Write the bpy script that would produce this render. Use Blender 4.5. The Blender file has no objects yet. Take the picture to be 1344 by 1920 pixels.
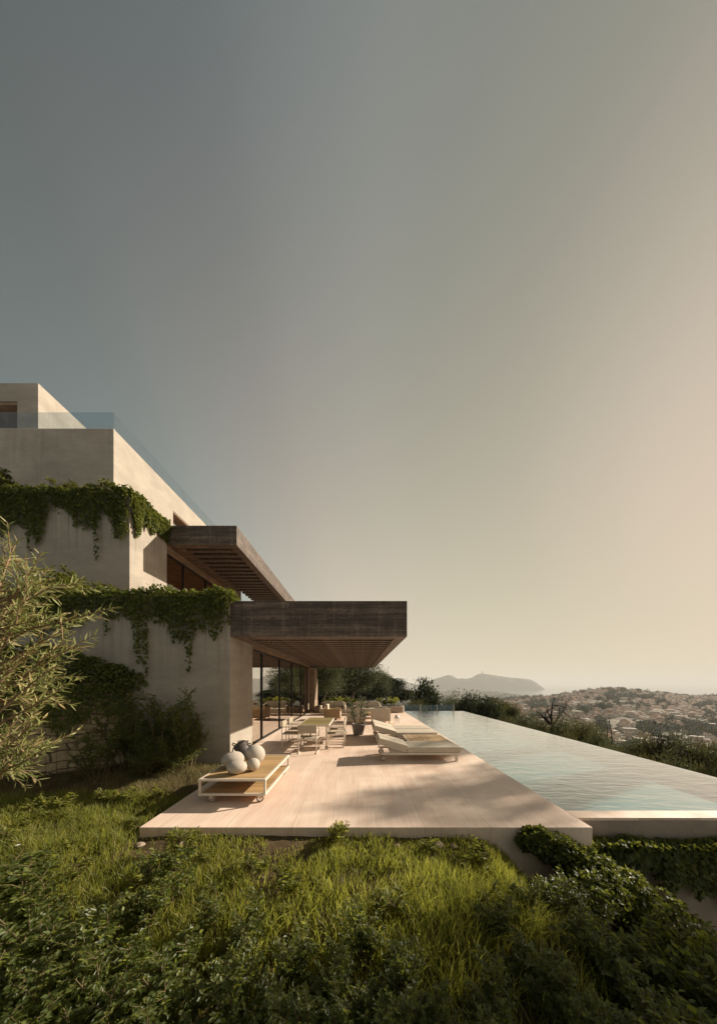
import bpy, math, random
import numpy as np
from mathutils import Vector, Matrix

R = math.radians
rng = np.random.default_rng(7)
random.seed(7)
scene = bpy.context.scene
COL = scene.collection
F, VX, VY, H = 540.0, 672.0, 1282.0, 1.95        # focal length in photo pixels, vanishing point, eye height above the deck


def at(px, py, Y):
    return Vector(((px - VX) / F * Y, Y, H - (py - VY) / F * Y))


# ------------------------------------------------------------------ camera, light, sky
cam_d = bpy.data.cameras.new('camera')
cam = bpy.data.objects.new('camera', cam_d)
COL.objects.link(cam)
cam.location = (0, 0, H)
cam.rotation_euler = (R(90), 0, 0)
cam_d.sensor_fit = 'HORIZONTAL'
cam_d.sensor_width = 36
cam_d.lens = 36 * F / 1344
cam_d.shift_x = 0.0
cam_d.shift_y = (VY - 960) / 1344
cam_d.clip_start = 0.05
cam_d.clip_end = 80000
scene.camera = cam

SUN = Vector((2.85, 1.30, 1.58)).normalized()
sun_el = math.asin(SUN.z)
sun_az = math.atan2(SUN.x, SUN.y)
sl = bpy.data.lights.new('sun', 'SUN')
sl.energy = 4.7
sl.angle = R(0.6)
sl.color = (1.0, 0.90, 0.76)
so = bpy.data.objects.new('sun', sl)
COL.objects.link(so)
so.rotation_euler = SUN.to_track_quat('Z', 'Y').to_euler()
so.location = (60, 30, 60)

SKY_A = [(-1, (.095, .098, .097)), (-.5, (.024, .032, .036)), (-.1, (.007, .009, .010)), (.15, (.007, .016, .027)), (.4, (.040, .059, .071)), (.57, (.092, .108, .110)), (.72, (.103, .115, .108)), (.85, (.130, .133, .118)), (.93, (.190, .181, .157)), (1, (.254, .233, .200))]
SKY_H = [(-1, (.32, .29, .25)), (-.35, (.115, .150, .165)), (-.1, (.175, .220, .225)), (.15, (.312, .328, .292)), (.4, (.450, .392, .310)), (.57, (.455, .396, .298)), (.72, (.444, .392, .285)), (.85, (.444, .386, .282)), (.93, (.474, .394, .293)), (1, (.51, .405, .308))]
SKY_P = 0.025
world = bpy.data.worlds.new('World')
scene.world = world
world.use_nodes = True
nt = world.node_tree
nt.nodes.clear()
N = nt.nodes.new
out = N('ShaderNodeOutputWorld')
bg = N('ShaderNodeBackground')
sky = N('ShaderNodeTexSky')
sky.sky_type = 'NISHITA'
sky.sun_disc = False
sky.sun_elevation = sun_el
sky.sun_rotation = sun_az
sky.altitude = 100
sky.air_density = 1.0
sky.dust_density = 1.5
sky.ozone_density = 1.0


def wn(t, **kw):
    x = N(t)
    for k, v in kw.items():
        setattr(x, k, v)
    return x


def wramp(fac, stops):
    x = N('ShaderNodeValToRGB')
    e = x.color_ramp.elements
    while len(e) < len(stops):
        e.new(0.5)
    for el, (q, c) in zip(e, stops):
        el.position = (q + 1) / 2
        el.color = tuple(c) + (1,)
    x.color_ramp.interpolation = 'CARDINAL'
    nt.links.new(fac, x.inputs[0])
    return x.outputs[0]


def wmath(op, *a):
    x = N('ShaderNodeMath')
    x.operation = op
    for i, v in enumerate(a):
        if hasattr(v, 'is_linked'):
            nt.links.new(v, x.inputs[i])
        else:
            x.inputs[i].default_value = v
    return x.outputs[0]


def wmix(a, b, f, mode='MIX'):
    x = N('ShaderNodeMix')
    x.data_type = 'RGBA'
    x.blend_type = mode
    for sk, v in ((x.inputs[6], a), (x.inputs[7], b), (x.inputs[0], f)):
        if hasattr(v, 'is_linked'):
            nt.links.new(v, sk)
        else:
            sk.default_value = v
    return x.outputs[2]


# hazy evening air: the physical sky veiled by dust that brightens towards the sun and the horizon
tc = N('ShaderNodeTexCoord')
dt_ = N('ShaderNodeVectorMath')
dt_.operation = 'DOT_PRODUCT'
nt.links.new(tc.outputs['Generated'], dt_.inputs[0])
dt_.inputs[1].default_value = SUN
cosm = wmath('MULTIPLY_ADD', dt_.outputs['Value'], 0.5, 0.5)
sep = N('ShaderNodeSeparateXYZ')
nt.links.new(tc.outputs['Generated'], sep.inputs[0])
el_ = wmath('MAXIMUM', sep.outputs[2], 0.0)
wel = wmath('POWER', wmath('SUBTRACT', 1.0, el_), 1.0)
HI = wramp(cosm, SKY_A)
LO = wramp(cosm, SKY_H)
veil = wmix(HI, LO, wel)
phys = wmix(sky.outputs[0], (1.0, 0.93, 0.82, 1), 1.0, 'MULTIPLY')
phys = wmix(phys, (SKY_P, SKY_P, SKY_P, 1), 1.0, 'MULTIPLY')
mixed = wmix(veil, phys, 0.04)
sc10 = wmix(mixed, (10.0, 10.0, 10.0, 1), 1.0, 'MULTIPLY')
nt.links.new(sc10, bg.inputs[0])
nt.links.new(bg.outputs[0], out.inputs[0])
bg.inputs[1].default_value = 0.10

scene.view_settings.view_transform = 'Standard'
scene.view_settings.look = 'None'
scene.view_settings.exposure = 0.8
scene.view_settings.gamma = 1.0
scene.render.engine = 'CYCLES'
cy = scene.cycles
cy.use_denoising = True
cy.max_bounces = 7
cy.diffuse_bounces = 4
cy.glossy_bounces = 4
cy.transmission_bounces = 4
cy.transparent_max_bounces = 12
cy.volume_bounces = 1
cy.caustics_reflective = False
cy.caustics_refractive = False
cy.sample_clamp_indirect = 6.0


# ------------------------------------------------------------------ materials
class Mat:
    def __init__(s, name):
        s.m = bpy.data.materials.new(name)
        s.m.use_nodes = True
        s.nt = s.m.node_tree
        s.b = s.nt.nodes['Principled BSDF']
        s.o = s.nt.nodes['Material Output']

    def n(s, t, **kw):
        x = s.nt.nodes.new(t)
        for k, v in kw.items():
            setattr(x, k, v)
        return x

    def l(s, a, b):
        s.nt.links.new(a, b)

    def coord(s, scale=(1, 1, 1), kind='Object', rot=(0, 0, 0)):
        tc = s.n('ShaderNodeTexCoord')
        mp = s.n('ShaderNodeMapping')
        mp.inputs['Scale'].default_value = scale
        mp.inputs['Rotation'].default_value = rot
        s.l(tc.outputs[kind], mp.inputs[0])
        return mp.outputs[0]

    def noise(s, vec, scale=5, detail=4, rough=0.6, dist=0):
        x = s.n('ShaderNodeTexNoise')
        x.inputs['Scale'].default_value = scale
        x.inputs['Detail'].default_value = detail
        x.inputs['Roughness'].default_value = rough
        x.inputs['Distortion'].default_value = dist
        s.l(vec, x.inputs['Vector'])
        return x.outputs['Fac']

    def ramp(s, fac, stops):
        x = s.n('ShaderNodeValToRGB')
        e = x.color_ramp.elements
        while len(e) < len(stops):
            e.new(0.5)
        for el, (p, c) in zip(e, stops):
            el.position = p
            el.color = tuple(c) + (1,) if len(c) == 3 else c
        s.l(fac, x.inputs[0])
        return x.outputs[0]

    def mix(s, a, b, fac, mode='MIX'):
        x = s.n('ShaderNodeMix', data_type='RGBA', blend_type=mode)
        for sock, v in ((x.inputs[6], a), (x.inputs[7], b), (x.inputs[0], fac)):
            if hasattr(v, 'links') or hasattr(v, 'is_linked'):
                s.l(v, sock)
            elif isinstance(v, (int, float)):
                sock.default_value = v
            else:
                sock.default_value = tuple(v) + (1,)
        return x.outputs[2]

    def bump(s, h, strength=0.3, dist=0.01):
        x = s.n('ShaderNodeBump')
        x.inputs['Strength'].default_value = strength
        x.inputs['Distance'].default_value = dist
        s.l(h, x.inputs['Height'])
        s.l(x.outputs[0], s.b.inputs['Normal'])
        return x.outputs[0]

    def set(s, color=None, rough=None, metal=None, spec=None):
        for k, v in (('Base Color', color), ('Roughness', rough), ('Metallic', metal), ('Specular IOR Level', spec)):
            if v is None:
                continue
            if hasattr(v, 'is_linked'):
                s.l(v, s.b.inputs[k])
            elif isinstance(v, (int, float)):
                s.b.inputs[k].default_value = v
            else:
                s.b.inputs[k].default_value = tuple(v) + (1,)
        return s.m


def sc3(c, k):
    return tuple(x * k for x in c)


def plaster(name, col, streak=0.35):
    M = Mat(name)
    big = M.noise(M.coord((0.5, 0.5, 0.9)), 1.3, 6, 0.62)
    lay = M.noise(M.coord((0.7, 0.7, 2.6)), 1.8, 6, 0.7, 0.9)
    ver = M.noise(M.coord((3.0, 3.0, 0.20)), 1.2, 5, 0.65)
    fin = M.noise(M.coord(), 38, 4, 0.7)
    c = M.ramp(big, [(0.3, sc3(col, 0.80)), (0.7, sc3(col, 1.12))])
    c = M.mix(c, M.ramp(lay, [(0.3, (0.80, 0.78, 0.76)), (0.66, (1.05, 1.04, 1.02))]), 0.55, 'MULTIPLY')
    c = M.mix(c, M.ramp(ver, [(0.26, (0.5, 0.48, 0.45)), (0.46, (1, 1, 1))]), streak, 'MULTIPLY')
    c = M.mix(c, M.ramp(fin, [(0.35, (0.85, 0.85, 0.85)), (0.6, (1.04, 1.04, 1.04))]), 0.6, 'MULTIPLY')
    sp = M.n('ShaderNodeSeparateXYZ')
    tcx = M.n('ShaderNodeTexCoord')
    M.l(tcx.outputs['Object'], sp.inputs[0])
    run = M.noise(M.coord((5.0, 5.0, 0.13)), 1.0, 6, 0.75, 0.3)
    streaks = M.ramp(run, [(0.34, (1, 1, 1)), (0.5, (0, 0, 0))])
    for z0, z1 in ((2.1, 4.2), (6.1, 8.4)):
        mr = M.n('ShaderNodeMapRange')
        mr.inputs[1].default_value, mr.inputs[2].default_value = z0, z1
        M.l(sp.outputs[2], mr.inputs[0])
        lim = M.n('ShaderNodeMath', operation='LESS_THAN')
        M.l(sp.outputs[2], lim.inputs[0])
        lim.inputs[1].default_value = z1 + .2
        k = M.n('ShaderNodeMath', operation='MULTIPLY')
        M.l(mr.outputs[0], k.inputs[0])
        M.l(lim.outputs[0], k.inputs[1])
        k2 = M.n('ShaderNodeMath', operation='MULTIPLY')
        M.l(k.outputs[0], k2.inputs[0])
        M.l(streaks, k2.inputs[1])
        c = M.mix(c, M.mix(c, (0.42, 0.39, 0.35), 1.0, 'MULTIPLY'), k2.outputs[0])
    M.set(c, 0.88, spec=0.25)
    M.bump(fin, 0.45, 0.008)
    return M.m


def boardwood(name, dark, light, along='x', rough=0.75, boards=0.0):
    """weathered boards with the grain running along one axis"""
    M = Mat(name)
    s1 = {'x': (0.5, 9, 9), 'y': (9, 0.5, 9), 'z': (9, 9, 0.5)}[along]
    s2 = {'x': (1.2, 60, 60), 'y': (60, 1.2, 60), 'z': (60, 60, 1.2)}[along]
    a = M.noise(M.coord(s1), 1.0, 6, 0.65, 0.8)
    b = M.noise(M.coord(s2), 1.0, 4, 0.6)
    blot = M.noise(M.coord((1.2, 1.2, 2.4)), 1.6, 6, 0.7)
    c = M.ramp(a, [(0.25, dark), (0.55, tuple((x + y) / 2 for x, y in zip(dark, light))), (0.8, light)])
    c = M.mix(c, M.ramp(b, [(0.3, (0.55, 0.55, 0.55)), (0.65, (1.1, 1.1, 1.1))]), 0.7, 'MULTIPLY')
    c = M.mix(c, M.ramp(blot, [(0.42, (0.8, 0.8, 0.8)), (0.70, (1.9, 1.85, 1.8))]), 0.6, 'MULTIPLY')
    if boards:
        br = M.n('ShaderNodeTexBrick')
        br.inputs['Scale'].default_value = 1.0
        br.inputs['Brick Width'].default_value = 3.1
        br.inputs['Row Height'].default_value = boards
        br.inputs['Mortar Size'].default_value = 0.006
        br.inputs['Mortar Smooth'].default_value = 0.2
        br.inputs['Color1'].default_value = (1.25, 1.22, 1.2, 1)
        br.inputs['Color2'].default_value = (0.66, 0.66, 0.66, 1)
        br.inputs['Mortar'].default_value = (0.35, 0.34, 0.33, 1)
        M.l(M.coord(rot=(R(90), 0, 0) if along == 'x' else (R(90), 0, R(90))), br.inputs['Vector'])
        c = M.mix(c, br.outputs[0], 0.75, 'MULTIPLY')
        drip = M.noise(M.coord((6, 6, 0.5)), 1.0, 5, 0.7)
        c = M.mix(c, M.ramp(drip, [(0.54, (1, 1, 1)), (0.72, (2.6, 2.5, 2.4))]), 0.7, 'MULTIPLY')
        grit = M.noise(M.coord((3, 3, 14)), 2.5, 6, 0.8)
        c = M.mix(c, M.ramp(grit, [(0.38, (0.5, 0.5, 0.5)), (0.62, (1.35, 1.35, 1.35))]), 0.8, 'MULTIPLY')
    M.set(c, rough, spec=0.3)
    M.bump(b, 0.35, 0.004)
    return M.m


def teak(name, c0, c1, along='x', pitch=0.0):
    M = Mat(name)
    s2 = {'x': (1.5, 45, 45), 'y': (45, 1.5, 45)}[along]
    b = M.noise(M.coord(s2), 1.0, 5, 0.6, 0.4)
    c = M.ramp(b, [(0.3, c0), (0.7, c1)])
    gi = M.n('ShaderNodeNewGeometry')
    c = M.mix(c, M.ramp(gi.outputs['Random Per Island'], [(0, (0.72, 0.70, 0.66)), (1, (1.12, 1.08, 1.04))]), 1.0, 'MULTIPLY')
    M.set(c, 0.55, spec=0.35)
    M.bump(b, 0.15, 0.002)
    return M.m


def plain(name, col, rough=0.5, metal=0.0, spec=0.5, var=0.08, sc=14):
    M = Mat(name)
    f = M.noise(M.coord(), sc, 4, 0.6)
    c = M.ramp(f, [(0.3, sc3(col, 1 - var)), (0.7, sc3(col, 1 + var))])
    M.set(c, rough, metal, spec)
    return M.m


def fabric(name, col):
    M = Mat(name)
    f = M.noise(M.coord(), 420, 2, 0.5)
    g = M.noise(M.coord(), 4, 4, 0.5)
    c = M.ramp(f, [(0.3, sc3(col, 0.85)), (0.7, sc3(col, 1.08))])
    c = M.mix(c, M.ramp(g, [(0.3, (0.92, 0.92, 0.92)), (0.7, (1.03, 1.03, 1.03))]), 1.0, 'MULTIPLY')
    M.set(c, 0.95, spec=0.15)
    M.bump(g, 0.25, 0.02)
    return M.m


def leafmat(name, stops, trans=0.35, tcol=(0.25, 0.30, 0.05), rough=0.45, spec=0.4, patch=1.2):
    M = Mat(name)
    gi = M.n('ShaderNodeNewGeometry')
    c = M.ramp(gi.outputs['Random Per Island'], stops)
    big = M.noise(M.coord((1, 1, 1)), patch, 3, 0.6)
    c = M.mix(c, M.ramp(big, [(0.3, (0.68, 0.72, 0.70)), (0.7, (1.25, 1.18, 1.0))]), 1.0, 'MULTIPLY')
    M.set(c, rough, spec=spec)
    tr = M.n('ShaderNodeBsdfTranslucent')
    tc = M.mix(c, tcol, 0.6)
    M.l(tc, tr.inputs[0])
    mx = M.n('ShaderNodeMixShader')
    mx.inputs[0].default_value = trans
    M.l(M.b.outputs[0], mx.inputs[1])
    M.l(tr.outputs[0], mx.inputs[2])
    M.l(mx.outputs[0], M.o.inputs[0])
    return M.m


def glassmat(name, ior, tintc, gloss=(1, 1, 1), rough=0.0, bumpf=None, facing=False):
    M = Mat(name)
    fr = M.n('ShaderNodeFresnel')
    bf = M.n('ShaderNodeNewGeometry')
    io = M.n('ShaderNodeMix', data_type='FLOAT')
    io.inputs[2].default_value = ior
    io.inputs[3].default_value = 1.0 / ior
    M.l(bf.outputs['Backfacing'], io.inputs[0])
    M.l(io.outputs[0], fr.inputs[0])
    tr = M.n('ShaderNodeBsdfTransparent')
    tr.inputs[0].default_value = tuple(tintc) + (1,)
    gl = M.n('ShaderNodeBsdfGlossy')
    gl.inputs[0].default_value = tuple(gloss) + (1,)
    gl.inputs['Roughness'].default_value = rough
    mx = M.n('ShaderNodeMixShader')
    M.l(fr.outputs[0], mx.inputs[0])
    M.l(tr.outputs[0], mx.inputs[1])
    M.l(gl.outputs[0], mx.inputs[2])
    M.l(mx.outputs[0], M.o.inputs[0])
    if bumpf:
        nrm = bumpf(M)
        M.l(nrm, fr.inputs['Normal'])
        M.l(nrm, gl.inputs['Normal'])
    if facing:                                   # choppy water mirrors more of the sky than a flat sheet does
        lw = M.n('ShaderNodeLayerWeight')
        lw.inputs[0].default_value = 0.5
        M.l(nrm, lw.inputs['Normal'])
        cr = M.ramp(lw.outputs['Facing'], [(0, (.03,) * 3), (.5, (.13,) * 3), (.62, (.24,) * 3), (.86, (.98,) * 3)])
        M.l(cr, mx.inputs[0])
    M.nt.nodes.remove(M.b)
    return M.m


def water_bump(M):
    a = M.noise(M.coord((0.7, 2.3, 1)), 1.7, 4, 0.55, 0.6)
    b = M.noise(M.coord((1.4, 3.6, 1), rot=(0, 0, 0.12)), 2.0, 3, 0.55, 0.8)
    x = M.n('ShaderNodeMath', operation='MULTIPLY_ADD')
    M.l(b, x.inputs[0])
    x.inputs[1].default_value = 0.45
    M.l(a, x.inputs[2])
    bp = M.n('ShaderNodeBump')
    bp.inputs['Strength'].default_value = 0.55
    bp.inputs['Distance'].default_value = 0.03
    M.l(x.outputs[0], bp.inputs['Height'])
    return bp.outputs[0]


def travertine(name, col):
    M = Mat(name)
    v = M.noise(M.coord((34, 1.6, 8)), 1.0, 6, 0.68, 0.5)
    w = M.noise(M.coord((4, 0.5, 3)), 1.0, 5, 0.65, 0.4)
    pit = M.noise(M.coord((30, 7, 12)), 1.0, 5, 0.7)
    blot = M.noise(M.coord(), 0.9, 5, 0.6)
    c = M.ramp(v, [(0.28, sc3(col, 0.86)), (0.5, col), (0.72, sc3(col, 1.07))])
    c = M.mix(c, M.ramp(w, [(0.3, (0.93, 0.85, 0.81)), (0.65, (1.04, 1.04, 1.03))]), 1.0, 'MULTIPLY')
    c = M.mix(c, M.ramp(pit, [(0.24, (0.5, 0.42, 0.36)), (0.34, (1, 1, 1))]), 0.8, 'MULTIPLY')
    c = M.mix(c, M.ramp(blot, [(0.3, (0.88, 0.86, 0.85)), (0.7, (1.06, 1.06, 1.06))]), 1.0, 'MULTIPLY')
    br = M.n('ShaderNodeTexBrick')
    br.inputs['Scale'].default_value = 1.0
    br.inputs['Mortar Size'].default_value = 0.005
    br.inputs['Mortar Smooth'].default_value = 0.3
    br.inputs['Brick Width'].default_value = 2.4
    br.inputs['Row Height'].default_value = 0.9
    br.inputs['Color1'].default_value = (1, 1, 1, 1)
    br.inputs['Color2'].default_value = (0.90, 0.87, 0.85, 1)
    br.inputs['Mortar'].default_value = (0.60, 0.54, 0.5, 1)
    M.l(M.coord((1, 1, 1), rot=(0, 0, R(90))), br.inputs['Vector'])
    c = M.mix(c, br.outputs[0], 0.65, 'MULTIPLY')
    rr = M.ramp(w, [(0.3, (0.42,) * 3), (0.7, (0.62,) * 3)])
    M.set(c, rr, spec=0.35)
    M.bump(pit, 0.12, 0.004)
    return M.m


def soil(name, c0, c1, sc=3):
    M = Mat(name)
    a = M.noise(M.coord(), sc, 8, 0.7)
    c = M.ramp(a, [(0.3, c0), (0.7, c1)])
    M.set(c, 0.95, spec=0.1)
    M.bump(M.noise(M.coord(), sc * 8, 6, 0.7), 0.6, 0.03)
    return M.m


def stonewall(name):
    M = Mat(name)
    br = M.n('ShaderNodeTexBrick')
    br.inputs['Scale'].default_value = 1.0
    br.inputs['Brick Width'].default_value = 0.44
    br.inputs['Row Height'].default_value = 0.17
    br.inputs['Mortar Size'].default_value = 0.014
    br.inputs['Mortar Smooth'].default_value = 0.5
    br.inputs['Bias'].default_value = -0.1
    br.inputs['Color1'].default_value = (0.52, 0.39, 0.24, 1)
    br.inputs['Color2'].default_value = (0.37, 0.27, 0.17, 1)
    br.inputs['Mortar'].default_value = (0.14, 0.105, 0.07, 1)
    v = M.coord(rot=(R(90), 0, 0))
    nn = M.n('ShaderNodeTexNoise')
    nn.inputs['Scale'].default_value = 2.2
    M.l(v, nn.inputs['Vector'])
    mv = M.n('ShaderNodeMix', data_type='RGBA')
    mv.inputs[0].default_value = 0.20
    M.l(v, mv.inputs[6])
    M.l(nn.outputs['Color'], mv.inputs[7])
    M.l(mv.outputs[2], br.inputs['Vector'])
    g = M.noise(M.coord(), 9, 7, 0.7)
    c = M.mix(br.outputs[0], M.ramp(g, [(0.3, (0.6, 0.58, 0.55)), (0.7, (1.2, 1.18, 1.15))]), 1.0, 'MULTIPLY')
    M.set(c, 0.9, spec=0.2)
    h = M.mix(br.outputs['Fac'], g, 0.25)
    bp = M.n('ShaderNodeBump', invert=True)
    bp.inputs['Strength'].default_value = 0.7
    bp.inputs['Distance'].default_value = 0.03
    M.l(h, bp.inputs['Height'])
    M.l(bp.outputs[0], M.b.inputs['Normal'])
    return M.m


WALL = plaster('beige_plaster', (0.40, 0.345, 0.28))
CANOPY = boardwood('weathered_board', (0.054, 0.040, 0.030), (0.215, 0.155, 0.115), 'x', 0.55, 0.157)
CANOPY_Y = boardwood('weathered_board_side', (0.085, 0.055, 0.04), (0.24, 0.155, 0.11), 'y')
TIMBER = boardwood('warm_timber', (0.20, 0.125, 0.075), (0.36, 0.235, 0.145), 'y', 0.6)
TIMBER_Z = boardwood('timber_cladding', (0.22, 0.155, 0.105), (0.38, 0.28, 0.195), 'z', 0.6)
DECK = travertine('travertine', (0.83, 0.665, 0.535))
TEAK_X = teak('teak_slats', (0.40, 0.255, 0.115), (0.56, 0.38, 0.19), 'x')
TEAK_Y = teak('teak_planks', (0.38, 0.26, 0.14), (0.52, 0.37, 0.21), 'y')
TEAK_D = teak('teak_table_planks', (0.22, 0.175, 0.07), (0.36, 0.28, 0.125), 'x')
CREAM = plain('cream_metal', (0.66, 0.57, 0.46), 0.45, 0.0, 0.4, 0.04)
FAB = fabric('sand_fabric', (0.56, 0.48, 0.37))
FAB_L = fabric('light_fabric', (0.62, 0.54, 0.42))
SLING = fabric('sling_fabric', (0.42, 0.35, 0.25))
CLAY = plain('stoneware', (0.47, 0.40, 0.325), 0.85, 0, 0.25, 0.14, 7)
DARKCLAY = plain('dark_clay', (0.085, 0.062, 0.05), 0.55, 0, 0.4, 0.35, 6)
POTSTONE = plain('pot_stone', (0.22, 0.19, 0.165), 0.9, 0, 0.2, 0.25, 9)
RUBBER = plain('tyre_rubber', (0.30, 0.23, 0.17), 0.7)
BRONZE = plain('dark_bronze', (0.025, 0.02, 0.017), 0.45, 0.6, 0.5)
LANTERN = plain('lantern_shade', (0.62, 0.58, 0.52), 0.4)
GLASS = glassmat('window_glass', 22.0, (0.60, 0.56, 0.50), (0.97, 0.93, 0.87))
GLASS_U = glassmat('clear_window_glass', 1.7, (0.85, 0.82, 0.78), (0.95, 0.91, 0.85))
GLASS_R = glassmat('balustrade_glass', 1.6, (0.84, 0.885, 0.91))
WATER = glassmat('pool_water', 3.2, (0.72, 0.90, 0.90), (1, 1, 1), 0.015, water_bump, True)
POOLTILE = plain('pool_lining', (0.15, 0.26, 0.26), 0.7, 0, 0.2, 0.10, 3)
PLANTER = plain('planter_stone', (0.34, 0.265, 0.205), 0.9, 0, 0.2, 0.12, 5)
STONE = stonewall('honey_stone')
ROCK = plain('field_stone', (0.34, 0.26, 0.19), 0.9, 0, 0.2, 0.3, 11)
SOIL = soil('garden_soil', (0.045, 0.032, 0.018), (0.13, 0.09, 0.045))
BARK = plain('bark', (0.14, 0.105, 0.075), 0.95, 0, 0.1, 0.4, 24)
BARK_D = plain('dark_bark', (0.035, 0.027, 0.02), 0.95, 0, 0.1, 0.4, 24)
STEM = plain('stem', (0.13, 0.10, 0.05), 0.9, 0, 0.1, 0.3, 24)
STEM_R = plain('twig', (0.26, 0.17, 0.10), 0.85, 0, 0.1, 0.25, 24)

G = 1.0
L_SHRUB = leafmat('shrub_leaf', [(0, (0.045, 0.064, 0.018)), (0.6, (0.09, 0.118, 0.034)), (1, (0.20, 0.22, 0.07))], 0.48, (0.52, 0.56, 0.07), 0.40, 0.5)
L_IVY = leafmat('ivy_leaf', [(0, (0.045, 0.060, 0.013)), (0.6, (0.09, 0.108, 0.022)), (0.95, (0.15, 0.17, 0.038)), (1, (0.22, 0.17, 0.07))], 0.34, (0.34, 0.36, 0.045), 0.5, 0.3)
L_OLE = leafmat('willow_leaf', [(0, (0.13, 0.16, 0.045)), (0.5, (0.235, 0.265, 0.095)), (0.85, (0.42, 0.39, 0.20)), (1, (0.50, 0.36, 0.19))], 0.38, (0.36, 0.32, 0.08), 0.5, 0.3)
L_OLIVE = leafmat('olive_leaf', [(0, (0.045, 0.055, 0.028)), (0.6, (0.08, 0.095, 0.05)), (1, (0.13, 0.14, 0.075))], 0.25, (0.16, 0.17, 0.06), 0.6, 0.2, 0.35)
L_OAK = leafmat('oak_leaf', [(0, (0.014, 0.022, 0.010)), (0.6, (0.028, 0.04, 0.016)), (1, (0.055, 0.065, 0.028))], 0.18, (0.08, 0.10, 0.03), 0.6, 0.2, 0.35)
L_BRUSH = leafmat('brush_leaf', [(0, (0.03, 0.036, 0.014)), (0.6, (0.065, 0.068, 0.028)), (1, (0.13, 0.115, 0.045))], 0.25, (0.18, 0.17, 0.05), 0.6, 0.2, 0.4)
L_SAGE = leafmat('sage_leaf', [(0, (0.12, 0.15, 0.11)), (1, (0.28, 0.31, 0.23))], 0.25, (0.2, 0.22, 0.1), 0.6, 0.2)
L_GRASS = leafmat('grass_blade', [(0, (0.09, 0.115, 0.024)), (0.5, (0.165, 0.185, 0.040)), (0.8, (0.25, 0.24, 0.07)), (1, (0.42, 0.34, 0.17))], 0.54, (0.60, 0.60, 0.08), 0.5, 0.3, 0.9)
L_DRY = leafmat('dry_grass_blade', [(0, (0.10, 0.10, 0.035)), (0.5, (0.17, 0.145, 0.06)), (1, (0.30, 0.23, 0.12))], 0.35, (0.3, 0.25, 0.09), 0.6, 0.2, 0.9)
L_FAR = leafmat('far_leaf', [(0, (0.045, 0.060, 0.050)), (1, (0.13, 0.145, 0.105))], 0.1, (0.08, 0.09, 0.03), 0.8, 0.1, 0.02)
PETAL = plain('petal', (0.75, 0.70, 0.62), 0.7)


# ------------------------------------------------------------------ mesh helpers
def mk_mesh(name, V, faces, smooth=False):
    """V (n,3); faces: list of (k,m) int arrays"""
    me = bpy.data.meshes.new(name)
    V = np.asarray(V, np.float32)
    faces = [np.asarray(f, np.int32) for f in faces if len(f)]
    nl = sum(f.size for f in faces)
    nf = sum(len(f) for f in faces)
    me.vertices.add(len(V))
    me.vertices.foreach_set('co', V.ravel())
    me.loops.add(nl)
    me.loops.foreach_set('vertex_index', np.concatenate([f.ravel() for f in faces]))
    me.polygons.add(nf)
    tot = np.concatenate([np.full(len(f), f.shape[1], np.int32) for f in faces])
    st = np.concatenate([[0], np.cumsum(tot)[:-1]]).astype(np.int32)
    me.polygons.foreach_set('loop_start', st)
    if smooth:
        me.polygons.foreach_set('use_smooth', np.ones(nf, bool))
    me.update(calc_edges=True)
    me.validate()
    return me


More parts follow.
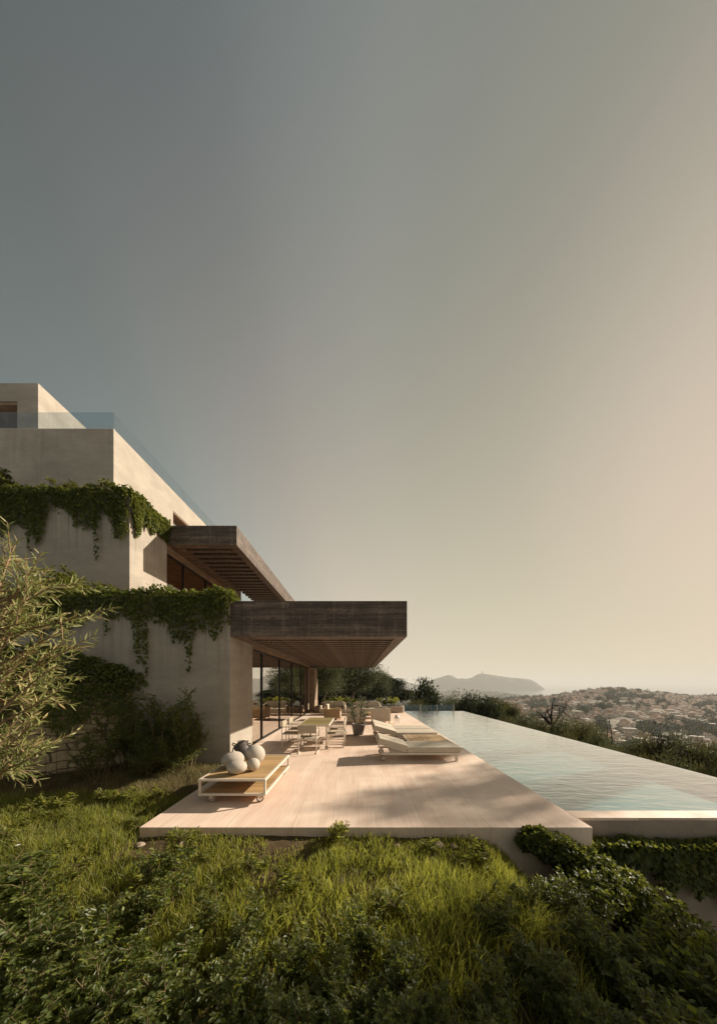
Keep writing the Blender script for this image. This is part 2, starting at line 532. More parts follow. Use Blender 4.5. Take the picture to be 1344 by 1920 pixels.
class MB:
    """gathers simple shapes into one mesh"""

    def __init__(s):
        s.v, s.f = [], []

    def add(s, verts, faces):
        o = len(s.v)
        s.v += [tuple(p) for p in verts]
        s.f += [tuple(i + o for i in f) for f in faces]
        return s

    def box(s, x0, x1, y0, y1, z0, z1):
        v = [(x, y, z) for z in (z0, z1) for x, y in ((x0, y0), (x1, y0), (x1, y1), (x0, y1))]
        return s.add(v, [(3, 2, 1, 0), (4, 5, 6, 7), (0, 1, 5, 4), (1, 2, 6, 5), (2, 3, 7, 6), (3, 0, 4, 7)])

    def prism(s, poly, z0, z1):
        n = len(poly)
        v = [(x, y, z0) for x, y in poly] + [(x, y, z1) for x, y in poly]
        f = [tuple(range(n - 1, -1, -1)), tuple(range(n, 2 * n))]
        f += [(i, (i + 1) % n, n + (i + 1) % n, n + i) for i in range(n)]
        return s.add(v, f)

    def tube(s, pts, rad, sides=6, cap=True):
        pts = [Vector(p) for p in pts]
        if not hasattr(rad, '__len__'):
            rad = [rad] * len(pts)
        rings = []
        for i, p in enumerate(pts):
            d = (pts[min(i + 1, len(pts) - 1)] - pts[max(i - 1, 0)])
            d = d.normalized() if d.length > 1e-9 else Vector((0, 0, 1))
            u = d.cross(Vector((0, 0, 1)) if abs(d.z) < 0.9 else Vector((1, 0, 0))).normalized()
            w = d.cross(u)
            rings.append([p + (u * math.cos(a) + w * math.sin(a)) * rad[i] for a in (2 * math.pi * k / sides for k in range(sides))])
        v = [q for r_ in rings for q in r_]
        f = []
        for i in range(len(pts) - 1):
            for k in range(sides):
                a, b = i * sides + k, i * sides + (k + 1) % sides
                f.append((a, a + sides, b + sides, b))
        if cap:
            f.append(tuple(range(sides)))
            f.append(tuple(range((len(pts) - 1) * sides + sides - 1, (len(pts) - 1) * sides - 1, -1)))
        return s.add(v, f)

    def lathe(s, prof, n=28, c=(0, 0, 0), sx=1, sy=1):
        v, f = [], []
        for r_, z in prof:
            for k in range(n):
                a = 2 * math.pi * k / n
                v.append((c[0] + r_ * sx * math.cos(a), c[1] + r_ * sy * math.sin(a), c[2] + z))
        for i in range(len(prof) - 1):
            for k in range(n):
                f.append((i * n + k, i * n + (k + 1) % n, (i + 1) * n + (k + 1) % n, (i + 1) * n + k))
        f.append(tuple(range(n - 1, -1, -1)))
        f.append(tuple(range((len(prof) - 1) * n, len(prof) * n)))
        return s.add(v, f)

    def wheel(s, c, r_, w, axis='y', n=18, hole=0.0):
        """a disc (or ring when hole>0) with its axle along x or y"""
        v, f = [], []
        rr = [(r_, -w / 2), (r_, w / 2), (hole, w / 2), (hole, -w / 2)] if hole > 0 else None
        if rr:
            for k in range(n):
                a = 2 * math.pi * k / n
                for q, t in rr:
                    u, z = q * math.cos(a), q * math.sin(a)
                    v.append((c[0] + u, c[1] + t, c[2] + z) if axis == 'y' else (c[0] + t, c[1] + u, c[2] + z))
            for k in range(n):
                b = (k + 1) % n
                for j in range(4):
                    f.append((k * 4 + j, b * 4 + j, b * 4 + (j + 1) % 4, k * 4 + (j + 1) % 4))
            return s.add(v, f)
        d = Vector((0, w / 2, 0)) if axis == 'y' else Vector((w / 2, 0, 0))
        return s.tube([Vector(c) - d, Vector(c) + d], r_, n)

    def mesh(s, name, off=(0, 0, 0), smooth=False):
        me = bpy.data.meshes.new(name)
        o = Vector(off)
        me.from_pydata([Vector(p) - o for p in s.v], [], s.f)
        if smooth:
            me.polygons.foreach_set('use_smooth', [True] * len(me.polygons))
        me.validate()
        me.update()
        return me


def wloc(o):
    t = Vector((0, 0, 0))
    while o is not None:
        t += o.location
        o = o.parent
    return t


def link(name, me, mat, parent=None, loc=(0, 0, 0)):
    o = bpy.data.objects.new(name, me)
    COL.objects.link(o)
    if me is not None and mat is not None and not me.materials:
        me.materials.append(mat)
    if parent is not None:
        o.parent = parent
    o.location = loc
    return o


def tag(o, label=None, cat=None, group=None, kind=None):
    if label:
        o['label'] = label
    if cat:
        o['category'] = cat
    if group:
        o['group'] = group
    if kind:
        o['kind'] = kind
    return o


def thing(name, loc, label, cat, group=None, rz=0.0):
    o = link(name, None, None, None, loc)
    o.rotation_euler = (0, 0, rz)
    o.empty_display_size = 0.2
    return tag(o, label, cat, group)


def bevel(o, w=0.004, seg=2, angle=40):
    m = o.modifiers.new('bevel', 'BEVEL')
    m.width = w
    m.segments = seg
    m.limit_method = 'ANGLE'
    m.angle_limit = R(angle)
    return o


def part(name, mb, mat, parent, bev=0.0, world=False, smooth=False, label=None):
    off = wloc(parent) if world and parent is not None else (0, 0, 0)
    o = link(name, mb.mesh(name, off, smooth), mat, parent)
    if bev:
        bevel(o, bev)
    if label:
        o['label'] = label
    return o


def struct(name, mb, mat, bev=0.0):
    o = link(name, mb.mesh(name), mat)
    o['kind'] = 'structure'
    if bev:
        bevel(o, bev)
    return o


def copy_tree(o, parent=None):
    c = o.copy()
    COL.objects.link(c)
    c.parent = parent
    for ch in list(o.children):
        copy_tree(ch, c)
    return c


def unit(a):
    return a / np.maximum(np.linalg.norm(a, axis=1, keepdims=True), 1e-9)


def leaves(P, D, Nn, L, W, six=True, fold=0.18, droop=0.12):
    """leaf blades: base points P, directions D, rough normals Nn, lengths L, widths W -> (verts, [faces])"""
    n = len(P)
    P = np.asarray(P, float)
    D = unit(np.asarray(D, float))
    S = unit(np.cross(D, Nn) + 1e-6)
    U = np.cross(S, D)
    L = np.broadcast_to(np.asarray(L, float), (n,))[:, None]
    W = np.broadcast_to(np.asarray(W, float), (n,))[:, None]
    b = np.arange(n) * (6 if six else 4)
    if six:
        V = np.stack([P,
                      P + D * L * .33 + S * W * .5 + U * W * fold,
                      P + D * L * .68 + S * W * .40 + U * (W * fold - L * droop * .4),
                      P + D * L - U * L * droop,
                      P + D * L * .68 - S * W * .40 + U * (W * fold - L * droop * .4),
                      P + D * L * .33 - S * W * .5 + U * W * fold], 1).reshape(-1, 3)
        f = np.concatenate([np.stack([b, b + 1, b + 2, b + 3], 1), np.stack([b, b + 3, b + 4, b + 5], 1)])
    else:
        V = np.stack([P, P + D * L * .45 + S * W * .5 + U * W * fold, P + D * L - U * L * droop, P + D * L * .45 - S * W * .5 + U * W * fold], 1).reshape(-1, 3)
        f = np.concatenate([np.stack([b, b + 1, b + 2], 1), np.stack([b, b + 2, b + 3], 1)])
    return V, [f]


def leaf_obj(name, V, f, mat, parent=None, off=(0, 0, 0)):
    return link(name, mk_mesh(name, np.asarray(V) - np.array(off), f), mat, parent)


def rdir(n, up=0.0, r=rng):
    d = r.normal(size=(n, 3))
    d[:, 2] += up
    return unit(d)


def vnoise(x, y, seed=0):
    xi, yi = np.floor(x).astype(int), np.floor(y).astype(int)
    fx, fy = x - xi, y - yi

    def h(a, b):
        k = (a * 374761393 + b * 668265263 + seed * 1442695041) & 0x7fffffff
        k = ((k ^ (k >> 13)) * 1274126177) & 0x7fffffff
        return ((k ^ (k >> 16)) & 0xffff) / 65535.0
    sx, sy = fx * fx * (3 - 2 * fx), fy * fy * (3 - 2 * fy)
    a = h(xi, yi) * (1 - sx) + h(xi + 1, yi) * sx
    b = h(xi, yi + 1) * (1 - sx) + h(xi + 1, yi + 1) * sx
    return a * (1 - sy) + b * sy


def fbm(x, y, seed=0, o=4):
    t, a, s = 0, 0.5, 0
    for i in range(o):
        t = t + vnoise(x * 2 ** i, y * 2 ** i, seed + i) * a
        s += a
        a *= 0.5
    return t / s


def sstep(a, b, x):
    t = np.clip((x - a) / (b - a), 0, 1)
    return t * t * (3 - 2 * t)


# ------------------------------------------------------------------ terrain, garden, sea
def garden_z(x, y):
    x, y = np.asarray(x, float), np.asarray(y, float)
    z = -0.13 - 0.085 * np.clip(3.9 - y, 0, 4)
    z = np.where(x < -2.9, np.maximum(z, -0.13 - 0.05 * np.clip(3.9 - y, 0, 4)), z)
    s = sstep(1.5, 3.3, x)
    z = z - 1.50 * s * (1 - 0.0 * y)
    z = z - 0.16 * np.clip(x - 4.0, 0, 20)
    z = z + (fbm(x * 1.3 + 40, y * 1.3 + 40, 3) - 0.5) * 0.10 + (fbm(x * 5 + 9, y * 5 + 70, 5) - 0.5) * 0.04
    return z


def grid_mesh(name, xs, ys, zf):
    X, Y = np.meshgrid(xs, ys)
    Z = zf(X, Y)
    V = np.stack([X, Y, Z], -1).reshape(-1, 3)
    n, m = len(xs), len(ys)
    i = (np.arange(m - 1)[:, None] * n + np.arange(n - 1)[None, :]).ravel()
    return mk_mesh(name, V, [np.stack([i, i + 1, i + n + 1, i + n], 1)], True)


g = link('garden_ground', grid_mesh('garden_ground', np.arange(-13, 16.01, 0.12), np.arange(-4, 7.6, 0.12),
         lambda x, y: garden_z(x, y) - 3.0 * ((x > 3.1) & (y > 4.25)) - 0.8 * ((x > -2.85) & (x < 3.1) & (y > 4.1))), SOIL)
g['kind'] = 'structure'

crest_px = [300, 700, 800, 860, 930, 1000, 1060, 1110, 1150, 1200, 1250, 1300, 1344, 1450, 1700, 2600]
crest_y = [1330, 1328, 1326, 1322, 1317, 1311, 1305, 1298, 1295, 1299, 1305, 1311, 1309, 1307, 1310, 1320]


def land_z(X, Y):
    X, Y = np.asarray(X, float), np.asarray(Y, float)
    Yc = np.maximum(Y, 4.0)
    px = VX + F * X / Yc
    cz = H - (np.interp(px, crest_px, crest_y) - VY) / F * 900.0
    z = np.interp(Yc, [4, 25, 180], [-3.2, -5.0, -66.0])
    t = np.clip((Yc - 180) / 720, 0, 1)
    z = np.where(Yc > 180, -66 + (cz + 66) * t ** 0.82, z)
    t2 = sstep(900, 1500, Yc)
    z = np.where(Yc > 900, cz + (-97 - cz) * t2, z)
    coast = np.interp(px, [300, 860, 930, 1000, 1060], [4600, 4600, 3400, 1750, 1500])
    z = np.where(Yc > coast - 100, np.interp(Yc - coast, [-100, 200], [-97, -112]), z)
    n = (fbm(X / 60 + 100, Y / 60 + 100, 11) - 0.5)
    z = z + n * np.clip((Yc - 60) / 300, 0, 1) * 9.0 * (Yc < 1500)
    z = z - sstep(3.0, 10.0, np.clip(X, 0, 1e9)) * 2.0 * (Yc < 40)
    return z


th = np.linspace(R(-62), R(83), 260)
rr = np.concatenate([np.geomspace(6, 200, 50), np.geomspace(210, 1700, 110), np.geomspace(1800, 6500, 30)])
TH, RR = np.meshgrid(th, rr)
XX, YY = np.sin(TH) * RR, np.cos(TH) * RR
V = np.stack([XX, YY, land_z(XX, YY)], -1).reshape(-1, 3)
n_, m_ = len(th), len(rr)
i_ = (np.arange(m_ - 1)[:, None] * n_ + np.arange(n_ - 1)[None, :]).ravel()
SCRUB = soil('scrub_slope', (0.10, 0.095, 0.065), (0.34, 0.29, 0.22), 0.05)
o = link('valley_slope', mk_mesh('valley_slope', V, [np.stack([i_, i_ + n_, i_ + n_ + 1, i_ + 1], 1)], True), SCRUB)
o['kind'] = 'structure'

SM = Mat('sea_water')
SM.set((0.10, 0.12, 0.12), 0.12, spec=0.9)
SM.bump(SM.noise(SM.coord((0.01, 0.045, 1)), 1.0, 5, 0.6), 0.2, 4.0)
o = struct('sea', MB().add([(-22000, 900, -100), (26000, 900, -100), (26000, 25000, -100), (-22000, 25000, -100)], [(0, 1, 2, 3)]), SM.m)

prof = [(600, 1286), (690, 1288), (720, 1286), (732, 1283), (746, 1277.5), (760, 1278), (776, 1283), (790, 1284.5), (799, 1282.5), (811, 1274.5), (826, 1270), (840, 1265.7), (847, 1267), (858, 1273), (866, 1272), (875, 1273), (884, 1271), (894, 1265), (904.5, 1263),
        (922, 1265.7), (958, 1271), (980, 1272.5), (994, 1274.5), (1003, 1279), (1009, 1284), (1012, 1293.6)]


def headland(name):
    ppx, ppy = np.array(prof).T
    us = np.linspace(600, 1013, 200)
    ws = np.linspace(-1, 1, 41)
    V, Yb = [], 5000.0
    for w in ws:
        Y = Yb + w * 180
        for u in us:
            top = H - (np.interp(u, ppx, ppy) - VY) / F * Yb
            k = max(0.0, 1 - abs(w) ** 1.6)
            rock = 0.75 + 0.5 * fbm(np.array([u / 16.0]), np.array([w * 3 + 9.0]), 31, 5)[0] if abs(w) > 0.06 else 1.0
            V.append(((u - VX) / F * Yb, Y, -102 + (top + 102) * k * min(1.0, rock)))
    n, m = len(us), len(ws)
    i = (np.arange(m - 1)[:, None] * n + np.arange(n - 1)[None, :]).ravel()
    return mk_mesh(name, V, [np.stack([i, i + 1, i + n + 1, i + n], 1)], True)


o = link('headland', headland('headland'), soil('headland_rock', (0.04, 0.038, 0.032), (0.10, 0.09, 0.07), 0.01))
o['kind'] = 'structure'
tw = thing('lookout_tower', at(904.5, 1263, 5000), 'tiny tower on the crest of the far headland', 'tower')
part('shaft', MB().lathe([(9, -8), (8, 30), (9.5, 31), (9.5, 36), (5, 44)], 12), ROCK, tw)

# ------------------------------------------------------------------ the house
XG, Y0 = -3.35, 7.52                    # pool-side wall plane, front wall plane
house = thing('villa', (XG, Y0, 0), 'terraced beige villa with dark projecting canopies and hanging ivy above the pool deck', 'house')


def hp(name, mb, mat, bev=0.0, parent=None, label=None):
    return part(name, mb, mat, parent or house, bev, True, False, label)


YG0, YG1 = 9.11, 19.2                   # glazing of the ground floor
hp('wall', MB().box(-17, XG, Y0, YG0, -1.2, 4.2), WALL, 0.012)
hp('floor_slab', MB().box(-17, XG, YG0 + .003, 21.5, 3.05, 4.06), TIMBER, 0.006)
hp('interior_floor', MB().box(-11.0, XG - .02, YG0 + .003, 21.0, -0.3, -0.006), DECK)
hp('interior_wall', MB().box(-11.3, -11.0, YG0 + .003, 21.3, -0.3, 3.047), TIMBER_Z)
hp('interior_wall', MB().box(-10.99, XG - .4, 21.0, 21.3, -0.3, 3.047), TIMBER_Z)
MULL = [YG0 + .03, 10.13, 12.42, 14.71, 17.0, 19.25]
for y in MULL:
    hp('mullion', MB().box(XG - .12, XG - .02, y - .022, y + .022, 0.03, 2.99), BRONZE, 0.003)
for a, b in zip(MULL[:-1], MULL[1:]):
    hp('glass_panel', MB().box(XG - .075, XG - .06, a + .024, b - .024, 0.03, 2.99), GLASS)
hp('head_rail', MB().box(XG - .13, XG - .01, YG0 + .004, 19.3, 2.992, 3.046), BRONZE)
hp('threshold', MB().box(XG - .13, XG - .003, YG0 + .004, 19.3, -0.003, 0.027), BRONZE)
hp('timber_pier', MB().box(XG - .5, XG + .30, 20.0, 21.5, -0.1, 3.046), TIMBER_Z, 0.01)
hp('timber_panel', MB().box(XG - .2, XG - .05, 19.31, 19.998, -0.1, 3.046), TIMBER_Z, 0.006)

# lower canopy
CX1, CY1, CZ0, CZ1 = 1.27, 22.2, 3.175, 4.11


def canopy(x0, x1, y0, y1, z0, z1, pitch, bw, inset, back=True, left_y1=None, lin=None):
    m = MB()
    lin = lin or inset
    fr = 0.32
    m.box(x0, x1, y0, y0 + fr, z0, z1)                                   # front fascia beam
    m.box(x0, x0 + lin, y0 + fr + .002, (left_y1 or y1 - fr), z0 + .002, z1)     # inner border
    m.box(x1 - inset, x1, y0 + fr + .002, y1 - fr, z0 + .002, z1)
    m.box(x0 + lin, x1, y1 - fr + .002, y1, z0, z1)
    m.box(x0 + lin + .002, x1 - inset - .002, y0 + fr + .004, y1 - fr - .004, z1 - .22, z1 - .01)
    c = hp('canopy', m, CANOPY, 0.008)
    y = y0 + fr + pitch * .55
    first = None
    while y + bw < y1 - fr - .05:
        if first is None:
            first = hp('beam', MB().box(x0 + lin + .002, x1 - inset - .002, y, y + bw, z0 + .035, z1 - .23), CANOPY, 0.006, parent=c)
            yb = y
        else:
            d = first.copy()
            COL.objects.link(d)
            d.parent = c
            d.location = (0, y - yb, 0)
        y += pitch
    return c


canopy(XG + .004, CX1, Y0, CY1, CZ0, CZ1, 0.46, 0.17, 0.30)
hp('joint', MB().box(XG + .30, XG + .308, Y0 - .004, Y0 + .01, CZ0 + .01, CZ1 - .01), BRONZE)

# first storey
X1, YA, YB, YE = -7.82, 9.84, 11.76, 19.2
hp('wall', MB().box(-26, X1, YA, YB, 4.064, 8.36), WALL, 0.012)
hp('roof_slab', MB().box(-26, X1, YB + .003, YE, 7.30, 8.34), TIMBER, 0.006)
hp('interior_wall', MB().box(-12.3, -12.0, YB + .003, YE, 4.064, 7.297), TIMBER_Z)
hp('interior_wall', MB().box(-11.99, X1 - .25, YE - .3, YE - .003, 4.064, 7.297), TIMBER_Z)
M1 = [YB + .03, 12.95, 14.85, 16.75, 18.87]
for y in M1:
    hp('mullion', MB().box(X1 - .12, X1 - .02, y - .022, y + .022, 4.066, 7.24), BRONZE, 0.003)
for a, b in zip(M1[:-1], M1[1:]):
    hp('glass_panel', MB().box(X1 - .075, X1 - .06, a + .024, b - .024, 4.066, 7.24), GLASS_U)
hp('head_rail', MB().box(X1 - .13, X1 - .01, YB + .004, 18.9, 7.242, 7.297), BRONZE)
hp('wall', MB().box(X1 - .22, X1, 18.91, YE - .002, 4.064, 7.297), WALL, 0.006)
canopy(X1 + .004, -4.97, YB, 23.2, 7.61, 8.41, 0.48, 0.19, 0.34, left_y1=17.7, lin=.50)

# second storey
X2, YC = -9.35, 11.0
W2 = (14.53, 18.4, 8.9, 10.68)           # the window in its long side
mb = MB().box(-28, X2, YC, W2[0], 8.365, 11.69)
mb.box(X2 - .5, X2, W2[1], 22.5, 8.365, 11.69)
mb.box(X2 - .5, X2, W2[0] + .001, W2[1] - .001, W2[3], 11.69)
mb.box(X2 - .5, X2, W2[0] + .001, W2[1] - .001, 8.365, W2[2])
mb.box(-28, X2 - .51, W2[0] + .002, 22.5, 11.2, 11.60)
hp('wall', mb, WALL, 0.0)
hp('window_lining', MB().box(X2 - .40, X2 - .03, W2[0] + .002, W2[1] - .002, W2[3] - .06, W2[3] - .003), TIMBER)
hp('glass_panel', MB().box(X2 - .36, X2 - .34, W2[0] + .004, W2[1] - .004, W2[2] + .004, W2[3] - .062), GLASS)

# top block, with its recessed opening
X3, YD = -13.9, 12.5
wx, wz = at(32.5, 752, YD).x, at(32.5, 752, YD).z
mb = MB().box(wx, X3, YD, 21, 11.605, 15.0)
mb.box(-30, wx - .001, YD, 21, wz, 15.0)
mb.box(-30, wx - .001, YD + 3.0, 21, 11.605, wz - .002)
hp('wall', mb, WALL, 0.0)
hp('window_lining', MB().box(-30, wx - .003, YD + .06, YD + 2.9, wz - .10, wz - .003), TIMBER)
hp('glass_panel', MB().box(-30, wx - .004, YD + 0.9, YD + 0.92, 11.61, wz - .103), GLASS)

# glass balustrade round the roof terrace
bal = hp('balustrade', MB().box(-28, X2 - .02, YC + .02, YC + .09, 11.693, 11.72), CREAM)
gx = [-28, -25.9, -23.8, -21.7, -19.6, -17.5, -15.4, -13.5, at(101, 800, YC + .05).x, X2 - .03]
for a, b in zip(gx[:-1], gx[1:]):
    hp('panel', MB().box(a + .006, b - .006, YC + .04, YC + .06, 11.722, 12.36), GLASS_R, parent=bal)
gy = [YC + .07, 13.3, 15.5, 17.7, 19.9, 22.1]
for a, b in zip(gy[:-1], gy[1:]):
    hp('panel', MB().box(X2 - .06, X2 - .04, a + .006, b - .006, 11.722, 12.36), GLASS_R, parent=bal)

# ------------------------------------------------------------------ deck and pool
DX0, DX1, DY0, DY1 = -2.97, 3.17, 3.90, 19.6
o = struct('terrace_deck', MB().prism([(DX0, DY0), (DX1, DY0), (DX1, DY1 + 2.2), (XG - .0, DY1 + 2.2), (XG - .0, Y0 + .002), (DX0, Y0 + .002)], -1.0, 0.0), DECK, 0.008)
PX0, PX1, PY0, PY1 = DX1 + .004, 7.36, 4.43, 20.5
pool = thing('swimming_pool', (PX0, 4.19, 0), 'long infinity pool with rippled pale water beside the stone terrace', 'pool')
pp = lambda name, mb, mat, bev=0: part(name, mb, mat, pool, bev, True)
pp('coping', MB().box(PX0, PX1 + .16, 4.19, PY0, -0.05, -0.004), DECK, 0.008)
pp('front_wall', MB().box(PX0, PX1 + .15, 4.194, PY0 - .01, -3.6, -0.052), PLANTER)
pp('overflow_wall', MB().box(PX1, PX1 + .15, PY0 + .002, PY1 + .15, -5.5, -0.024), PLANTER)
pp('overflow_wall', MB().box(PX0, PX1 - .002, PY1, PY1 + .15, -5.5, -0.024), PLANTER)
pp('basin', MB().box(PX0, PX1 - .004, PY0 + .004, PY1 - .004, -.50, -.33).box(PX0, PX0 + .03, PY0 + .034, PY1 - .034, -.328, -.03)
   .box(PX0 + .032, PX1 - .036, PY0 + .004, PY0 + .032, -.328, -.03), POOLTILE)
nx, ny = 4, 16
pw = mk_mesh('water', [(PX0 + .001, PY0 + .001, -.02), (PX1 + .145, PY0 + .001, -.02), (PX1 + .145, PY1 + .145, -.02), (PX0 + .001, PY1 + .145, -.02)], [np.array([[0, 1, 2, 3]])])
w = link('water', pw, WATER, pool, (0, 0, 0))
pw.transform(Matrix.Translation(-Vector(pool.location)))

# planter wall across the far end of the terrace
pl = thing('planter_wall', (-2.9, 19.3, 0), 'low grey stone planter wall closing the far end of the terrace', 'planter')
pts = [(-2.95, 19.1), (2.75, 19.1), (2.98, 19.2), (3.08, 19.45), (3.08, 20.2), (-2.95, 20.2)]
part('trough', MB().prism(pts, 0.002, 0.42), PLANTER, pl, 0.03, True)
part('soil', MB().box(-2.8, 2.9, 19.25, 20.05, 0.422, 0.44), SOIL, pl, 0, True)

# glass fence at the pool's far corner
gf = thing('glass_fence', (3.2, 20.75, 0), 'low frameless glass fence behind the far end of the pool', 'fence')
for x in (3.3, 4.5, 5.7, 6.9):
    part('post', MB().box(x - .03, x + .03, 20.86, 20.92, -1.0, 0.42), CREAM, gf, 0.004, True)
for x in (3.3, 4.5, 5.7):
    part('panel', MB().box(x + .04, x + 1.16, 20.885, 20.895, -.2, 0.40), GLASS_R, gf, 0, True)

# ------------------------------------------------------------------ cart with pots
CL, CR, CF, CB, ZT, ZB = -2.587, -1.50, 4.65, 6.26, 0.404, 0.135
cart = thing('serving_cart', ((CL + CR) / 2, (CF + CB) / 2, 0), 'low rolling table with cream frame, teak slats and castors beside the house corner', 'table')
t = 0.036
m = MB()
for z in (ZT - t, ZB):
    m.box(CL, CR, CF, CF + t, z, z + t).box(CL, CR, CB - t, CB, z, z + t)
    m.box(CL, CL + t, CF + t, CB - t, z + .001, z + t - .001).box(CR - t, CR, CF + t, CB - t, z + .001, z + t - .001)
for x in (CL, CR - t):
    for y in (CF, CB - t):
        m.box(x + .001, x + t - .001, y + .001, y + t - .001, ZB + t, ZT - t)
part('frame', m, CREAM, cart, 0.003, True)


def slats(x0, x1, y0, y1, z0, z1, n, gap, axis='x'):
    m = MB()
    if axis == 'x':
        w_ = (y1 - y0) / n
        for i in range(n):
            m.box(x0, x1, y0 + i * w_ + gap / 2, y0 + (i + 1) * w_ - gap / 2, z0, z1)
    else:
        w_ = (x1 - x0) / n
        for i in range(n):
            m.box(x0 + i * w_ + gap / 2, x0 + (i + 1) * w_ - gap / 2, y0, y1, z0, z1)
    return m


part('top', slats(CL + t + .002, CR - t - .002, CF + t + .002, CB - t - .002, ZT - .024, ZT - .001, 17, .006), TEAK_X, cart, 0.002, True)
part('shelf', slats(CL + t + .002, CR - t - .002, CF + t + .002, CB - t - .002, ZB + .010, ZB + t - .003, 17, .006), TEAK_X, cart, 0.002, True)


def castor(parent, x, y, r_, ztop, world=True):
    c = part('castor', MB().box(x - .03, x + .03, y - .03, y + .03, ztop - .02, ztop - .001).box(x - .028, x + .028, y + .024, y + .03, r_, ztop - .021)
             .box(x - .028, x + .028, y - .03, y - .024, r_, ztop - .021), CREAM, parent, 0, world)
    part('tyre', MB().wheel((x, y, r_), r_, .034, 'y', 22, r_ * .78), RUBBER, c, 0, world, True)
    m = MB().wheel((x, y, r_), r_ * .22, .042, 'y', 12)
    for k in range(6):
        a = k * math.pi / 3 + .2
        p, q = Vector((x, y, r_)), Vector((x + math.cos(a) * r_ * .80, y, r_ + math.sin(a) * r_ * .80))
        m.tube([p, q], r_ * .10, 5)
    m.wheel((x, y, r_), r_ * .80, .026, 'y', 22, r_ * .66)
    part('rim', m, CREAM, c, 0, world)
    return c


for x in (CL + .17, CR - .12):
    for y in (CF + .10, CB - .13):
        castor(cart, x, y, 0.066, ZB)


def pot(name, x, y, prof, mat, label, sx=1, sy=1, n=40, rx=0.0, rz=0.0):
    o = link(name, MB().lathe(prof, n, (0, 0, 0), sx, sy).mesh(name, smooth=True), mat, None, (x, y, ZT + .001))
    o.rotation_euler = (rx, 0, rz)
    return tag(o, label, 'vase' if mat is CLAY else 'pot', 'pots on the rolling table')


def ball(rx, h, neck=0.0, n=18, pw=1.0):
    p = []
    for i in range(n + 1):
        a = math.pi * i / n
        r_ = rx * (math.sin(a) ** pw)
        p.append((max(r_, 0.004), h / 2 * (1 - math.cos(a))))
    if neck:
        p = [q for q in p if not (q[1] > h * .5 and q[0] < rx * .13)]
        p += [(rx * .09, h + neck * .3), (rx * .075, h + neck), (0.004, h + neck)]
    return p


pot('gourd_vase', -2.30, 5.30, ball(.212, .29, .035), CLAY, 'broad flattened pale gourd vase with a tiny nib, leftmost on the rolling table')
pot('pebble_vase', -2.08, 4.93, ball(.16, .225, 0), CLAY, 'squat pale pebble-shaped vase at the front of the pot cluster', 1.05, .9, rz=.3)
pot('sphere_vase', -1.985, 5.52, ball(.188, .37, 0), CLAY, 'largest round pale stoneware ball beside the dark pot')
pot('sphere_vase', -1.862, 5.10, ball(.114, .225, 0), CLAY, 'smallest round pale stoneware ball, at the right of the pots')
dk = pot('clay_pot', -2.35, 5.80, [(.07, 0), (.11, .02), (.155, .09), (.182, .17), (.175, .235), (.14, .30), (.095, .345), (.07, .358), (.072, .375), (.085, .388), (.078, .388), (.06, .36), (.06, .30), (.05, .25)], DARKCLAY, 'dark brown clay pot with open rim and lug handles behind pale vases')
for s in (-1, 1):
    part('handle', MB().tube([(s * .15, 0, .285), (s * .195, 0, .315), (s * .185, 0, .345), (s * .125, 0, .325)], .012, 8), DARKCLAY, dk, 0, False, True)

# ------------------------------------------------------------------ dining set
TX0, TX1, TY0, TY1 = -1.775, -.855, 8.41, 10.24
dt = thing('dining_table', ((TX0 + TX1) / 2, (TY0 + TY1) / 2, 0), 'outdoor dining table with olive-brown slatted top and cream frame near the glass wall', 'table')
m = MB().box(TX0, TX1, TY0, TY0 + .03, .69, .74).box(TX0, TX1, TY1 - .03, TY1, .69, .74)
m.box(TX0, TX0 + .03, TY0 + .031, TY1 - .031, .69, .739).box(TX1 - .03, TX1, TY0 + .031, TY1 - .031, .69, .739)
part('frame', m, CREAM, dt, 0.003, True)
part('top', slats(TX0 + .032, TX1 - .032, TY0 + .032, TY1 - .032, .715, .738, 14, .006), TEAK_D, dt, 0.002, True)
for x in (TX0 + .06, TX1 - .12):
    for y in (TY0 + .10, TY1 - .16):
        lg = part('leg', MB().box(x, x + .06, y, y + .06, .12, .689), CREAM, dt, 0.004, True)
        part('wheel', MB().wheel((x + .03, y + .03, .056), .055, .03, 'y', 16, .018).box(x + .012, x + .048, y + .012, y + .048, .06, .119), RUBBER, lg, 0, True)


